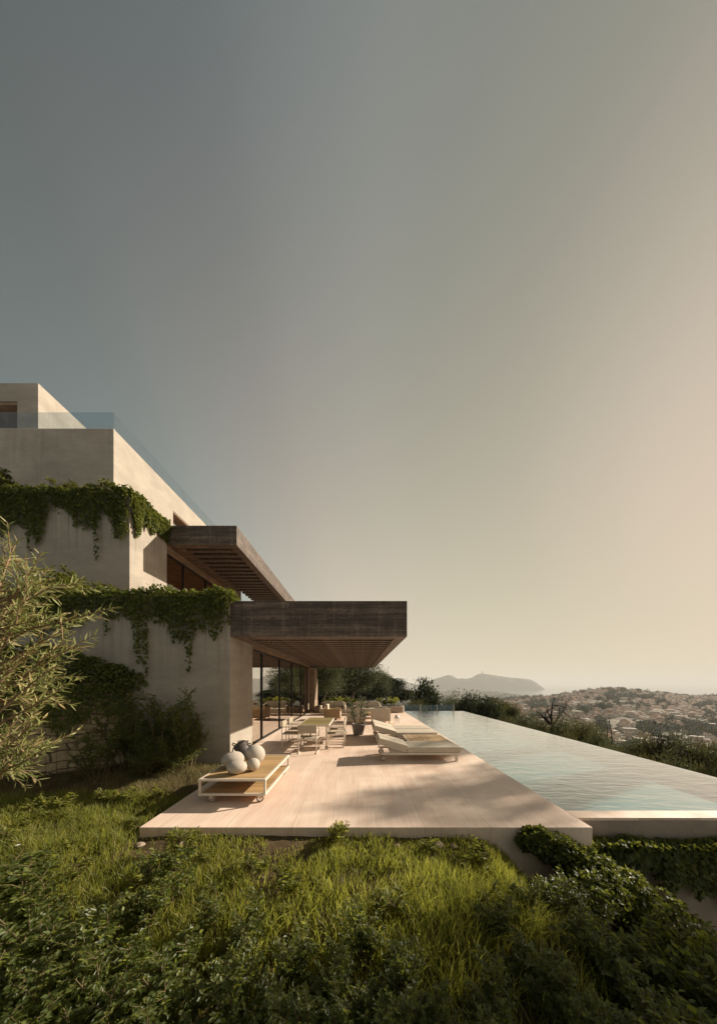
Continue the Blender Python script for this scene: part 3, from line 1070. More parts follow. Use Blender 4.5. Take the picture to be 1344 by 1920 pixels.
def make_chair():
    c = thing('dining_chair', (0, 0, 0), 'x', 'chair', 'sling chairs round the dining table')
    w, d, t = .52, .53, .026
    for s in (-1, 1):
        x = s * (w / 2 - t / 2)
        m = MB()
        bx = lambda y0, y1, z0, z1: m.box(x - t / 2, x + t / 2, y0, y1, z0, z1)
        bx(-d / 2, d / 2, 0.002, t)
        bx(-d / 2, -d / 2 + t, t, .81)
        bx(d / 2 - t, d / 2, t, .62)
        bx(-d / 2 + t, d / 2, .62, .62 + t)
        bx(-d / 2 + t, d / 2 - t, .40, .40 + t)
        part('side_frame', m, CREAM, c, .002)
    m = MB().box(-w / 2 + t, w / 2 - t, -d / 2 + .004, -d / 2 + t - .004, .40, .424).box(-w / 2 + t, w / 2 - t, d / 2 - t + .003, d / 2 - .003, .40, .424)
    part('stretcher', m, CREAM, c, .002)
    m = MB()
    for i in range(8):
        y0, y1 = -d / 2 + .02 + i * .061, -d / 2 + .02 + (i + 1) * .061
        z = lambda y: .437 - .018 * (1 - (y / (d / 2)) ** 2)
        m.add([(-w / 2 + t, y0, z(y0)), (w / 2 - t, y0, z(y0)), (w / 2 - t, y1, z(y1)), (-w / 2 + t, y1, z(y1)),
               (-w / 2 + t, y0, z(y0) - .02), (w / 2 - t, y0, z(y0) - .02), (w / 2 - t, y1, z(y1) - .02), (-w / 2 + t, y1, z(y1) - .02)],
              [(0, 1, 2, 3), (7, 6, 5, 4), (0, 4, 5, 1), (1, 5, 6, 2), (2, 6, 7, 3), (3, 7, 4, 0)])
    part('seat', m, SLING, c)
    part('backrest', MB().box(-w / 2 + .004, w / 2 - .004, -d / 2 - .008, -d / 2 + .012, .575, .80).box(-w / 2 + .004, w / 2 - .004, -d / 2 + .014, -d / 2 + .032, .575, .80), SLING, c, .004)
    return c


chair = make_chair()
spots = [(-1.41, 8.19, 0.0, 'sling chair at the near end of the dining table with its back to the camera'),
         (-2.06, 8.97, -90, 'sling chair nearest the camera on the glass-wall side of the dining table'),
         (-2.06, 9.82, -90, 'sling chair farther back on the glass-wall side of the dining table'),
         (-.70, 8.97, 90, 'sling chair nearest the camera on the lounger side of the dining table'),
         (-.70, 9.80, 90, 'sling chair farther back on the lounger side of the dining table')]
for i, (x, y, a, lab) in enumerate(spots):
    c = chair if i == 0 else copy_tree(chair)
    c.location = (x, y, 0)
    c.rotation_euler = (0, 0, R(a))
    c['label'] = lab


# ------------------------------------------------------------------ sun loungers
def cushion(x0, x1, y0, y1, z0, z1, nx=6, ny=4, puff=.012):
    """soft box with slightly domed top"""
    m = MB()
    xs = np.linspace(x0, x1, nx + 1)
    ys = np.linspace(y0, y1, ny + 1)
    v, f = [], []
    for k in (0, 1):
        for j, y in enumerate(ys):
            for i, x in enumerate(xs):
                u, w_ = 2 * i / nx - 1, 2 * j / ny - 1
                v.append((x, y, (z0 if k == 0 else z1 + puff * (1 - u ** 4) * (1 - w_ ** 4))))
    n = (nx + 1) * (ny + 1)
    q = lambda i, j, k: k * n + j * (nx + 1) + i
    for j in range(ny):
        for i in range(nx):
            f.append((q(i, j, 1), q(i + 1, j, 1), q(i + 1, j + 1, 1), q(i, j + 1, 1)))
            f.append((q(i, j + 1, 0), q(i + 1, j + 1, 0), q(i + 1, j, 0), q(i, j, 0)))
    for i in range(nx):
        f.append((q(i, 0, 0), q(i + 1, 0, 0), q(i + 1, 0, 1), q(i, 0, 1)))
        f.append((q(i, ny, 1), q(i + 1, ny, 1), q(i + 1, ny, 0), q(i, ny, 0)))
    for j in range(ny):
        f.append((q(0, j, 1), q(0, j + 1, 1), q(0, j + 1, 0), q(0, j, 0)))
        f.append((q(nx, j, 0), q(nx, j + 1, 0), q(nx, j + 1, 1), q(nx, j, 1)))
    return m.add(v, f)


def make_lounger():
    c = thing('sun_lounger', (0, 0, 0), 'x', 'sun lounger', 'sun loungers by the pool')
    W, XL, XR, XH = .80, -.98, .98, -.33           # x = length; hinge at XH
    zf = .215
    m = MB()
    for s in (-1, 1):
        y = s * (W / 2 - .025)
        m.box(XL, XR, y - .025, y + .025, zf - .055, zf)
    for x in (XL + .03, XH, .3, XR - .05):
        m.box(x - .02, x + .02, -W / 2 + .051, W / 2 - .051, zf - .05, zf - .004)
    part('frame', m, CREAM, c, .004)
    for s in (-1, 1):
        y = s * (W / 2 - .03)
        part('leg', MB().box(XR - .09, XR - .03, y - .028, y + .028, .002, zf - .056), CREAM, c, .004)
        wz = .075
        wl = part('wheel', MB().wheel((XL + .06, y, wz), .072, .04, 'y', 24, .05), RUBBER, c, 0, False, True)
        m = MB().wheel((XL + .06, y, wz), .02, .05, 'y', 12).wheel((XL + .06, y, wz), .052, .03, 'y', 24, .040)
        for k in range(6):
            a = k * math.pi / 3
            m.tube([(XL + .06, y, wz), (XL + .06 + .05 * math.cos(a), y, wz + .05 * math.sin(a))], .007, 5)
        part('rim', m, CREAM, wl)
        part('wheel_bracket', MB().box(XL + .02, XL + .10, y - .035 * s - .005, y - .035 * s + .005, wz - .03, zf - .057), CREAM, c)
    part('mattress', cushion(XH + .012, XR + .05, -W / 2 + .005, W / 2 - .005, zf + .002, zf + .135), FAB, c, .018, smooth=False)
    a = R(15.5)
    rot = Matrix.Translation((XH - .005, 0, zf + .01)) @ Matrix.Rotation(a, 4, 'Y')
    ln = .76
    for nm, mb, mt, bv in (('back_cushion', cushion(-ln, -.004, -W / 2 + .005, W / 2 - .005, .03, .165), FAB, .018),
                           ('back_frame', MB().box(-ln, 0, -W / 2 + .012, -W / 2 + .05, 0, .028).box(-ln, 0, W / 2 - .05, W / 2 - .012, 0, .028).box(-ln, -ln + .04, -W / 2 + .051, W / 2 - .051, 0, .027)
                            .box(-.45, -.41, -W / 2 + .051, W / 2 - .051, 0, .027), CREAM, .003)):
        mb.v = [tuple(rot @ Vector(p)) for p in mb.v]
        part(nm, mb, mt, c, bv)
    p = rot @ Vector((-.55, 0, 0))
    for yy in (-.30, .30):
        part('back_prop', MB().tube([(p.x, yy, p.z), (p.x - .16, yy, zf - .03)], .011, 6), CREAM, c)
    return c


lg = make_lounger()
LX = 1.545
for i, (y, lab) in enumerate(((7.61, 'nearest sand-coloured sun lounger with raised back, in front of the slatted table'),
                              (9.78, 'middle sun lounger just behind the slatted teak table'),
                              (10.64, 'farthest sun lounger pushed up against the middle one'))):
    c = lg if i == 0 else copy_tree(lg)
    c.location = (LX, y, 0)
    c['label'] = lab

st = thing('slatted_table', (2.03, 8.75, 0), 'low slatted teak table standing between the sun loungers', 'table')
a0, a1, b0, b1 = 1.42, 2.64, 8.20, 9.28
m = MB().box(a0, a1, b0, b0 + .03, .25, .30).box(a0, a1, b1 - .03, b1, .25, .30).box(a0, a0 + .03, b0 + .031, b1 - .031, .25, .299).box(a1 - .03, a1, b0 + .031, b1 - .031, .25, .299)
part('frame', m, CREAM, st, .003, True)
part('top', slats(a0 + .032, a1 - .032, b0 + .032, b1 - .032, .272, .298, 14, .018, 'y'), TEAK_Y, st, .003, True)
for x in (a0 + .01, a1 - .06):
    for y in (b0 + .01, b1 - .06):
        part('leg', MB().box(x, x + .05, y, y + .05, .002, .249), CREAM, st, .003, True)


# ------------------------------------------------------------------ lounge group at the far end
def lounge_seat(name, x, y, rz, w, label, cat, fab, wood=False, group=None):
    """upholstered seat facing local +y"""
    c = thing(name, (x, y, 0), label, cat, group, R(rz))
    d = .86
    part('base_frame', MB().box(-w / 2, w / 2, -d / 2, d / 2, .10, .16), TEAK_Y if wood else CREAM, c, .006)
    for sx in (-1, 1):
        for sy in (-1, 1):
            part('leg', MB().box(sx * (w / 2 - .05) - .025, sx * (w / 2 - .05) + .025, sy * (d / 2 - .05) - .025, sy * (d / 2 - .05) + .025, .002, .099), TEAK_Y if wood else CREAM, c)
    n = max(1, round(w / .8))
    sw = (w - .24) / n
    for i in range(n):
        x0 = -w / 2 + .12 + i * sw
        part('seat_cushion', cushion(x0 + .005, x0 + sw - .005, -d / 2 + .20, d / 2 - .005, .165, .40, 4, 4, .03), fab, c, .03)
        part('back_cushion', cushion(x0 + .005, x0 + sw - .005, -d / 2 + .055, -d / 2 + .195, .18, .80, 4, 4, .03), fab, c, .03)
    part('back_panel', MB().box(-w / 2, w / 2, -d / 2 - .03, -d / 2 + .05, .161, .74), fab if not wood else TEAK_Y, c, .025)
    for s in (-1, 1):
        part('arm', MB().box(s * (w / 2 - .055) - .055, s * (w / 2 - .055) + .055, -d / 2 + .052, d / 2, .161, .58), TEAK_Y if wood else fab, c, .02)
    return c


lounge_seat('armchair', -.115, 14.5, 0, .92, 'padded sand armchair seen from behind, directly behind the potted plant', 'armchair', FAB, False, 'armchairs facing the far sofa')
lounge_seat('armchair', 1.105, 14.5, 0, .92, 'padded sand armchair seen from behind, beside the white lantern', 'armchair', FAB, False, 'armchairs facing the far sofa')
lounge_seat('wooden_armchair', -1.40, 15.8, -90, .90, 'teak-sided armchair with bright cushions facing right, beside the dining table', 'armchair', FAB_L, True)
lounge_seat('sofa', .55, 18.1, 180, 1.75, 'low pale sofa facing the camera in front of the planter wall', 'sofa', FAB)
lounge_seat('sofa', -1.6, 18.1, 180, 1.6, 'low pale sofa by the timber pier, left of the other sofa', 'sofa', FAB)
ct = thing('coffee_table', (.5, 16.4, 0), 'low slatted coffee table between the two armchairs and the far sofa', 'table')
part('top', slats(-.1, 1.1, 15.9, 16.9, .27, .30, 10, .02), TEAK_X, ct, .003, True)
part('frame', MB().box(-.1, 1.1, 15.9, 15.93, .23, .268).box(-.1, 1.1, 16.87, 16.9, .23, .268).box(-.1, -.07, 15.931, 16.869, .23, .268).box(1.07, 1.1, 15.931, 16.869, .23, .268), CREAM, ct, .002, True)
for x in (-.09, 1.04):
    for y in (15.91, 16.84):
        part('leg', MB().box(x, x + .05, y, y + .05, .002, .229), CREAM, ct, 0, True)

ln = thing('lantern', (1.87, 14.05, 0), 'small white domed garden lantern on thin legs beside the armchair', 'lantern')
part('shade', MB().lathe([(.115, .24), (.125, .27), (.12, .33), (.09, .38), (.05, .41), (.012, .43)], 20), LANTERN, ln, 0, False, True)
part('glass_body', MB().lathe([(.04, .02), (.06, .05), (.06, .23)], 16), GLASS_R, ln, 0, False, True)
for k in range(4):
    a = k * math.pi / 2 + .6
    x, y = math.cos(a), math.sin(a)
    part('leg', MB().tube([(x * .15, y * .15, .003), (x * .15, y * .15, .30), (x * .12, y * .12, .32)], .009, 6), CREAM, ln)
# ------------------------------------------------------------------ plants
def shrub_mesh(name, seed, h, spread, nstem, ntwig, lpt, L, W, six=True, upright=0.5, tw=0.30):
    r = np.random.default_rng(seed)
    sm = MB()
    P, D, Nn = [], [], []
    for s in range(nstem):
        az = r.uniform(0, 2 * math.pi)
        out = spread * math.sqrt(r.uniform(0.05, 1))
        hh = h * r.uniform(0.45, 1.0) * (1 - 0.25 * (out / spread))
        b0 = np.array([math.cos(az), math.sin(az), 0]) * out * 0.25
        tip = np.array([math.cos(az) * out, math.sin(az) * out, hh])
        mid = (b0 + tip) / 2 + np.array([r.normal() * .05, r.normal() * .05, hh * .10])
        ts = np.linspace(0, 1, 8)
        pts = [(1 - t) ** 2 * b0 + 2 * t * (1 - t) * mid + t * t * tip for t in ts]
        sm.tube(pts, list(np.linspace(.011, .0035, 8) * (h / .8) ** .6), 5)
        for k in range(ntwig):
            t = r.uniform(0.22, 1.0) ** 0.8
            p = (1 - t) ** 2 * b0 + 2 * t * (1 - t) * mid + t * t * tip
            a2 = r.uniform(0, 2 * math.pi)
            d = np.array([math.cos(a2), math.sin(a2), upright + r.normal() * .35])
            d /= np.linalg.norm(d)
            ln = h * tw * r.uniform(.5, 1.1) * (1.15 - .5 * t)
            e = p + d * ln
            sm.tube([p, (p + e) / 2 + np.array([0, 0, .015]), e], [.004, .003, .0018], 4, False)
            q = np.linspace(.15, 1, lpt) + r.normal(size=lpt) * .03
            pos = p + np.outer(q, e - p)
            sd = np.where(np.arange(lpt) % 2 == 0, 1, -1)[:, None]
            side = np.cross(d, [0, 0, 1.0])
            side /= np.linalg.norm(side) + 1e-6
            dd = d * .55 + side * sd * .9 + r.normal(size=(lpt, 3)) * .28
            P.append(pos), D.append(dd), Nn.append(np.tile([0, 0, 1.0], (lpt, 1)) + r.normal(size=(lpt, 3)) * .35)
    P, D, Nn = map(np.concatenate, (P, D, Nn))
    n = len(P)
    V, f = leaves(P, D, Nn, L * r.uniform(.6, 1.15, n), W * r.uniform(.7, 1.1, n), six)
    return sm.mesh(name + '_stems'), mk_mesh(name + '_leaves', V, f)


def plant_proto(name, meshes, lm, smat, label, cat, group):
    c = thing(name, (0, 0, 0), label, cat, group)
    link('stem', meshes[0], smat, c)
    link('foliage', meshes[1], lm, c)
    return c


protos = {}


def put(kind, x, y, z, s, label, rz=None, sx=1.0):
    rec = protos[kind]
    c = rec['o'] if not rec['used'] else copy_tree(rec['o'])
    rec['used'] = True
    c.location = (x, y, z)
    c.scale = (s * sx, s * sx, s)
    c.rotation_euler = (0, 0, random.uniform(0, 6.28) if rz is None else rz)
    c['label'] = label
    return c


def proto(kind, name, meshes, lm, sm, cat, group, h):
    co = np.empty(len(meshes[1].vertices) * 3, np.float32)
    meshes[1].vertices.foreach_get('co', co)
    k = h / float(np.percentile(co[2::3], 99.6))          # true height = h
    for me in meshes:
        me.transform(Matrix.Diagonal((1, 1, k, 1)))
    protos[kind] = dict(o=plant_proto(name, meshes, lm, sm, 'x', cat, group), used=False, h=h)


GF = 'leafy shrubs in the foreground'
for k, (sd, ns, sp) in enumerate(((11, 9, .34), (12, 13, .42), (13, 7, .26))):
    proto('fg%d' % k, 'leafy_shrub', shrub_mesh('leafy_shrub', sd, .8, sp, ns, 15, 11, .058, .030, True, .5, .27), L_SHRUB, STEM, 'shrub', GF, .8)

# (px, y of its top, distance, prototype, extra width)
fg = [(318, 1588, 2.75, 2, 1.0, 'dark shrub standing tallest in the grass in front of the deck corner'),
      (262, 1660, 2.45, 0, .9, 'shrub just left of the tallest one in the foreground grass'),
      (400, 1668, 2.5, 2, .8, 'small shrub just right of the tallest one in the foreground grass')]
more = [(20, 1610, 2.5, 1, 1.2), (85, 1650, 2.3, 0, 1.1), (-60, 1600, 2.6, 1, 1.2), (160, 1690, 2.2, 0, 1), (60, 1730, 2.0, 1, 1), (215, 1770, 1.95, 1, 1), (130, 1800, 1.8, 0, 1.1),
        (330, 1760, 1.95, 1, 1), (420, 1790, 1.85, 0, 1), (480, 1690, 2.35, 0, .9), (545, 1735, 2.1, 0, .9), (300, 1850, 1.7, 1, 1), (520, 1830, 1.75, 1, 1), (40, 1840, 1.7, 1, 1.1),
        (620, 1795, 1.9, 2, .9), (690, 1690, 2.3, 0, .8), (655, 1740, 2.1, 0, .8), (740, 1760, 2.0, 0, .9), (700, 1850, 1.7, 0, 1), (600, 1880, 1.65, 1, 1), (810, 1860, 1.7, 2, 1),
        (930, 1690, 2.4, 0, 1), (985, 1655, 2.7, 0, 1), (1040, 1640, 3.0, 1, 1), (1090, 1650, 3.1, 1, .9), (1005, 1760, 2.1, 1, 1), (1090, 1720, 2.4, 1, .9), (1160, 1710, 2.6, 0, .9),
        (940, 1830, 1.8, 0, 1), (1060, 1830, 1.85, 1, 1), (1180, 1790, 2.1, 1, .9), (1260, 1760, 2.3, 0, .9), (1330, 1700, 2.5, 1, 1), (1240, 1840, 1.9, 0, 1), (1340, 1830, 2.0, 1, 1), (1400, 1740, 2.4, 1, 1),
        (170, 1880, 1.6, 1, 1), (430, 1890, 1.6, 0, 1), (880, 1890, 1.62, 1, 1), (1150, 1885, 1.7, 1, 1), (1310, 1900, 1.75, 0, 1)]
for px, py, Y, k, sx, lab in fg:
    p = at(px, py, Y)
    z0 = float(garden_z(p.x, Y)) - .02
    put('fg%d' % k, p.x, Y, z0, (p.z - z0) / .8, lab, sx=sx)
for px, py, Y, k, sx in more:
    p = at(px, py, Y)
    z0 = float(garden_z(p.x, Y)) - .02
    s = max(.35, (p.z - z0) / .8)
    side = 'left' if px < 450 else ('middle' if px < 880 else 'right')
    lab = {'left': 'dense dark green leafy shrub in the shaded mass at the lower left corner',
           'middle': 'upright leafy shrub growing through the grass along the bottom edge',
           'right': 'dark shaded leafy shrub on the bank at the lower right'}[side]
    put('fg%d' % k, p.x, Y, z0, s, lab, sx=min(sx, 1.25 * .8 / max(.8 * s, .5)) if s > 1.6 else sx)['group'] = {'left': 'shrubs in the lower left mass', 'middle': 'shrubs along the bottom edge', 'right': 'shrubs on the lower right bank'}[side]


# ---- grass
def blades(P, h, w, lean, r, seg=3):
    n = len(P)
    az = r.uniform(0, 2 * math.pi, n)
    d = np.stack([np.cos(az), np.sin(az), np.zeros(n)], 1)
    fa = r.uniform(0, 2 * math.pi, n)
    s = np.stack([np.cos(fa), np.sin(fa), np.zeros(n)], 1)
    ts = np.array([0, .36, .7, 1.0])
    ws = np.array([.75, 1, .7, 0])
    V = []
    for t, k in zip(ts, ws):
        c = P + np.stack([np.zeros(n), np.zeros(n), h * (t - .18 * lean * t * t)], 1) + d * (h * lean * t ** 1.9)[:, None]
        if k > 0:
            V += [c - s * (w * k / 2)[:, None], c + s * (w * k / 2)[:, None]]
        else:
            V += [c]
    V = np.stack(V, 1).reshape(-1, 3)
    b = np.arange(n) * 7
    q = np.concatenate([np.stack([b, b + 1, b + 3, b + 2], 1), np.stack([b + 2, b + 3, b + 5, b + 4], 1)])
    return V, [q, np.stack([b + 4, b + 5, b + 6], 1)]


def grass_field(name, n, box, keep, hmul, mat, wid, seed):
    r = np.random.default_rng(seed)
    x = r.uniform(box[0], box[1], n)
    # more blades near the camera than far off
    y = box[2] + (box[3] - box[2]) * r.uniform(0, 1, n) ** 1.15
    tuft = fbm(x * 3.2 + 50, y * 3.2 + 50, 21, 3)
    k = keep(x, y) * sstep(.25, .62, tuft + .12)
    sel = r.uniform(0, 1, n) < k
    x, y, tuft = x[sel], y[sel], tuft[sel]
    n = len(x)
    big = fbm(x * .8 + 20, y * .8 + 20, 22, 2)
    h = hmul * (1 - .55 * sstep(3.0, 3.75, y) * (x > -2.9)) * (0.35 + 1.1 * tuft) * (.6 + .8 * big) * r.uniform(.5, 1.25, n)
    P = np.stack([x, y, garden_z(x, y) - .012], 1)
    V, f = blades(P, h, wid * r.uniform(.6, 1.3, n), r.uniform(.1, .75, n), r)
    o = link(name, mk_mesh(name, V, f), mat)
    o['kind'] = 'stuff'
    return o


offdeck = lambda x, y: ((y < 3.86) | (x < -3.03)) & (y < 7.45) & ~((x > 3.15) & (y > 4.1))
dens = lambda x, y: (1 + 1.2 * sstep(3.2, 3.7, y)) * offdeck(x, y) * np.where((x < -2.4) & (y > 3.7), .55, 1.0) * (1 - .55 * sstep(1.4, 2.6, x)) * (1 - .75 * sstep(.57, .66, fbm(x * 1.1 + 7, y * 1.1 + 3, 77, 3)))
tag(grass_field('meadow_grass', 130000, (-6.2, 4.2, 1.15, 5.2), dens, .215, L_GRASS, .0085, 31), None, None)
dry = lambda x, y: offdeck(x, y) * np.where((x < -2.2) & (y > 3.9), 1.0, .24)
grass_field('dry_grass', 120000, (-9.0, 3.2, 1.3, 7.45), dry, .13, L_DRY, .006, 32)
grass_field('bank_grass', 14000, (1.8, 9.0, 1.3, 4.1), lambda x, y: offdeck(x, y) * .6, .26, L_GRASS, .009, 33)

# small weeds and broad-leaved herbs amid the grass
proto('weed', 'herb', shrub_mesh('herb', 41, .28, .12, 6, 7, 7, .055, .020, True, .9, .4), L_GRASS, STEM, 'herb', 'herbs in the grass', .28)
for i in range(46):
    x, y = random.uniform(-4.6, 2.1), random.uniform(2.2, 3.75)
    if i > 30:
        x, y = random.uniform(-5.2, -3.1), random.uniform(3.6, 5.0)
    put('weed', x, y, float(garden_z(x, y)) - .01, random.uniform(.6, 1.25), 'small leafy herb growing amid the lawn grass')

# field stones along the deck edge
for i, (px, py, s) in enumerate(((340, 1578, .07), (352, 1582, .05), (75, 1568, .10), (820, 1580, .08), (850, 1584, .05), (745, 1580, .05), (262, 1570, .06))):
    Y = 3.70
    x = (px - VX) / F * Y
    r = np.random.default_rng(60 + i)
    m = MB().lathe([(.3, -.3), (.8, -.1), (1, .2), (.75, .55), (.3, .72), (.05, .75)], 9)
    m.v = [(a * s * r.uniform(.8, 1.15), b * s * .8 * r.uniform(.8, 1.15), c * s * r.uniform(.85, 1.1)) for a, b, c in m.v]
    o = link('field_stone', m.mesh('field_stone'), ROCK, None, (x, Y, float(garden_z(x, Y)) + .01))
    tag(o, 'small pale stone half sunk in the grass at the foot of the deck', 'stone', 'stones at the foot of the deck')

# white flowers in the grass at the left
for i, (px, py, Y) in enumerate(((123, 1582, 3.6), (34, 1586, 3.4), (22, 1632, 3.0), (82, 1605, 3.3))):
    p = at(px, py, Y)
    z0 = float(garden_z(p.x, Y))
    fl = thing('white_flower', (p.x, Y, z0), 'small white flower head rising above the grass at the left', 'flower', 'white flowers in the grass')
    part('stem', MB().tube([(0, 0, 0), (.01, 0, (p.z - z0) * .6), (0, 0, p.z - z0)], .003, 5), STEM, fl)
    a = np.linspace(0, 2 * math.pi, 8)[:-1]
    V, f = leaves(np.tile([0, 0, p.z - z0], (7, 1)), np.stack([np.cos(a), np.sin(a), a * 0 + .35], 1), np.tile([0, 0, 1.], (7, 1)), .028, .016)
    leaf_obj('petals', V, f, PETAL, fl)


# ---- ivy
def ivy_strip(p0, p1, outw, n, hang, top, thick, L, r, back=.25, u0=0.0, bulge=None):
    """leaf bases hanging from the edge p0-p1; hang(u metres) gives the curtain's depth there"""
    p0, p1, outw = np.array(p0, float), np.array(p1, float), np.array(outw, float)
    ln = np.linalg.norm(p1 - p0)
    u = r.uniform(0, 1, n)
    hg = hang(u * ln + u0)
    # more leaves where the curtain is deep
    kz = r.uniform(0, 1, n)
    d = hg * kz ** 1.25
    keep = r.uniform(0, 1, n) < np.clip(hg / hang(np.linspace(0, ln, 200) + u0).max(), .12, 1) * (1 - .55 * kz)
    u, d, hg, kz = u[keep], d[keep], hg[keep], kz[keep]
    m = len(u)
    lump = .55 + .9 * fbm(u * ln * 2.2 + 5 + u0, d * 2.2 + 5, 91, 3)
    o = thick * lump * (1 - .7 * kz) * (1 - r.uniform(0, 1, m) ** 2.5 * .6)
    P = p0 + np.outer(u, p1 - p0) + np.outer(o + .012, outw)
    P[:, 2] -= d
    D = np.tile(outw * .55 + np.array([0, 0, -.85]), (m, 1)) + r.normal(size=(m, 3)) * .42
    Nn = np.tile(outw + np.array([0, 0, .45]), (m, 1)) + r.normal(size=(m, 3)) * .35
    # over the top of the wall
    k = int(n * .33)
    u2 = r.uniform(0, 1, k)
    lump2 = fbm(u2 * ln * 1.7 + 15 + u0, u2 * 0 + 3, 93, 3)
    P2 = p0 + np.outer(u2, p1 - p0) + np.outer(r.uniform(-back, thick, k), outw)
    P2[:, 2] += top * lump2 * 1.4 * r.uniform(0, 1, k) ** .7
    D2 = rdir(k, .5, r)
    N2 = np.tile(outw * .3 + np.array([0, 0, 1.]), (k, 1)) + r.normal(size=(k, 3)) * .4
    P, D, Nn = np.concatenate([P, P2]), np.concatenate([D, D2]), np.concatenate([Nn, N2])
    return P, D, Nn


def ivy_thing(name, loc, strips, L, W, mat, label, group, r, stems=()):
    c = thing(name, loc, label, 'ivy', group)
    P, D, Nn = map(np.concatenate, zip(*strips))
    n = len(P)
    V, f = leaves(P, D, Nn, L * r.uniform(.6, 1.2, n), W * r.uniform(.65, 1.1, n), True, .12, .15)
    leaf_obj('foliage', V, f, mat, c, loc)
    if stems:
        m = MB()
        for pts in stems:
            m.tube(pts, .008, 5)
        m.v = [tuple(np.array(p) - np.array(loc)) for p in m.v]
        part('vine', m, STEM, c)
    return c


def hangf(base, amp, peaks, seed):
    def f(u):
        u = np.asarray(u, float)
        h = base * (.08 + 1.85 * fbm(u * 1.6 + 3, u * 0 + seed, seed, 3)) + amp * np.clip(fbm(u * 5 + 9, u * 0 + seed, seed + 2, 2) - .5, 0, 1) * 2
        for c, w, d in peaks:
            h = np.maximum(h, d * np.exp(-((u - c) / w) ** 2))
        return h
    return f


r = np.random.default_rng(101)
# first-storey parapet: along the front (u runs from the left) and round the corner
XL0 = -15.0
uu = lambda px: (px - VX) / F * YA - XL0
hf = hangf(.95, .5, [(uu(75), .35, 1.65), (uu(185), .10, 2.25), (uu(222), .22, 1.45), (uu(10), .5, 1.4), (uu(60), .10, 1.95)], 7)
hside = hangf(.55, .35, [(.35, .25, 1.25), (1.1, .3, .75)], 9)
s1 = ivy_strip((XL0, YA, 8.36), (X1 + .02, YA, 8.36), (0, -1, 0), 19000, hf, .42, .24, .1, r, .55)
s2 = ivy_strip((X1, YA - .1, 8.36), (X1, YB - .05, 8.36), (1, 0, 0), 8000, hside, .22, .18, .1, r, .45)
ivy_thing('hanging_ivy', (-9.0, YA, 8.36), [s1, s2], .105, .085, L_IVY, 'thick ivy curtain hanging over the higher parapet and round its sunlit corner', 'ivy hanging from the parapets', r)

XL1 = -14.0
u1 = lambda px: (px - VX) / F * Y0 - XL1
hf2 = hangf(.62, .4, [(u1(265), .16, 1.75), (u1(278), .07, 2.3), (u1(340), .40, 1.15), (u1(357), .14, 1.95), (u1(205), .12, 1.0), (u1(405), .3, .62)], 15)
s3 = ivy_strip((XL1, Y0, 4.2), (XG + .03, Y0, 4.2), (0, -1, 0), 25000, hf2, .30, .22, .08, r, .6)
s4 = ivy_strip((XG, Y0 - .1, 4.2), (XG, Y0 + .5, 4.2), (1, 0, 0), 700, hangf(.18, .1, [], 4), .2, .06, .08, r, .4)
vines = []
for k in range(30):
    u = r.uniform(4.5, 10.6)
    d = float(hf2(np.array([u]))[0]) * r.uniform(.9, 1.35)
    x = XL1 + u
    vines.append([(x, Y0 - .05, 4.2), (x + r.normal() * .03, Y0 - .02, 4.2 - d * .5), (x + r.normal() * .05, Y0 - .015, 4.2 - d)])
ivy_thing('hanging_ivy', (-5.5, Y0, 4.2), [s3, s4], .085, .072, L_IVY, 'leafy ivy hanging in tassels over the ground-floor wall beside the lower canopy', 'ivy hanging from the parapets', r, vines)

# pool wall
hf3 = hangf(.55, .3, [(.6, .3, .75), (2.2, .5, .95), (1.2, .2, .85)], 25)
s5 = ivy_strip((PX0 + .02, 4.17, -.36), (9.2, 4.17, -.36), (0, -1, 0), 17000, hf3, .10, .24, .07, r, -.02)
ivy_thing('wall_ivy', (5.0, 4.17, -.36), [s5], .066, .056, L_IVY, 'dark ivy band clinging to the wall below the pool', 'ivy on the pool and deck walls', r)


def mound(cs, n, r):
    P, D, Nn = [], [], []
    for (c, rad) in cs:
        d = rdir(n, .25, r)
        s = 1 - .45 * r.uniform(0, 1, n) ** 2
        lump = .75 + .55 * fbm(d[:, 0] * 2.4 + c[0] * 3 + 20, d[:, 2] * 2.4 + d[:, 1] * 2 + 20, 55, 3)
        P.append(np.array(c) + d * np.array(rad) * (s * lump)[:, None])
        D.append(d * .5 + rdir(n, -.1, r) * .8)
        Nn.append(d + r.normal(size=(n, 3)) * .4 + [0, 0, .4])
    return tuple(map(np.concatenate, (P, D, Nn)))


mc = [((2.35, 3.80, -.13), (.22, .12, .16)), ((2.60, 3.78, -.24), (.24, .15, .18)), ((2.88, 3.76, -.38), (.25, .17, .20)), ((3.12, 3.70, -.56), (.23, .2, .28)), ((3.35, 3.60, -.75), (.32, .28, .36)),
      ((3.6, 3.5, -1.0), (.4, .3, .4)), ((2.8, 3.5, -.55), (.4, .25, .25)), ((3.9, 3.5, -1.25), (.5, .35, .4))]
ivy_thing('creeping_ivy', (2.8, 3.7, -.6), [mound(mc, 1500, r)], .055, .045, L_IVY, 'ivy mound creeping up over the right front corner of the deck', 'ivy on the pool and deck walls', r)

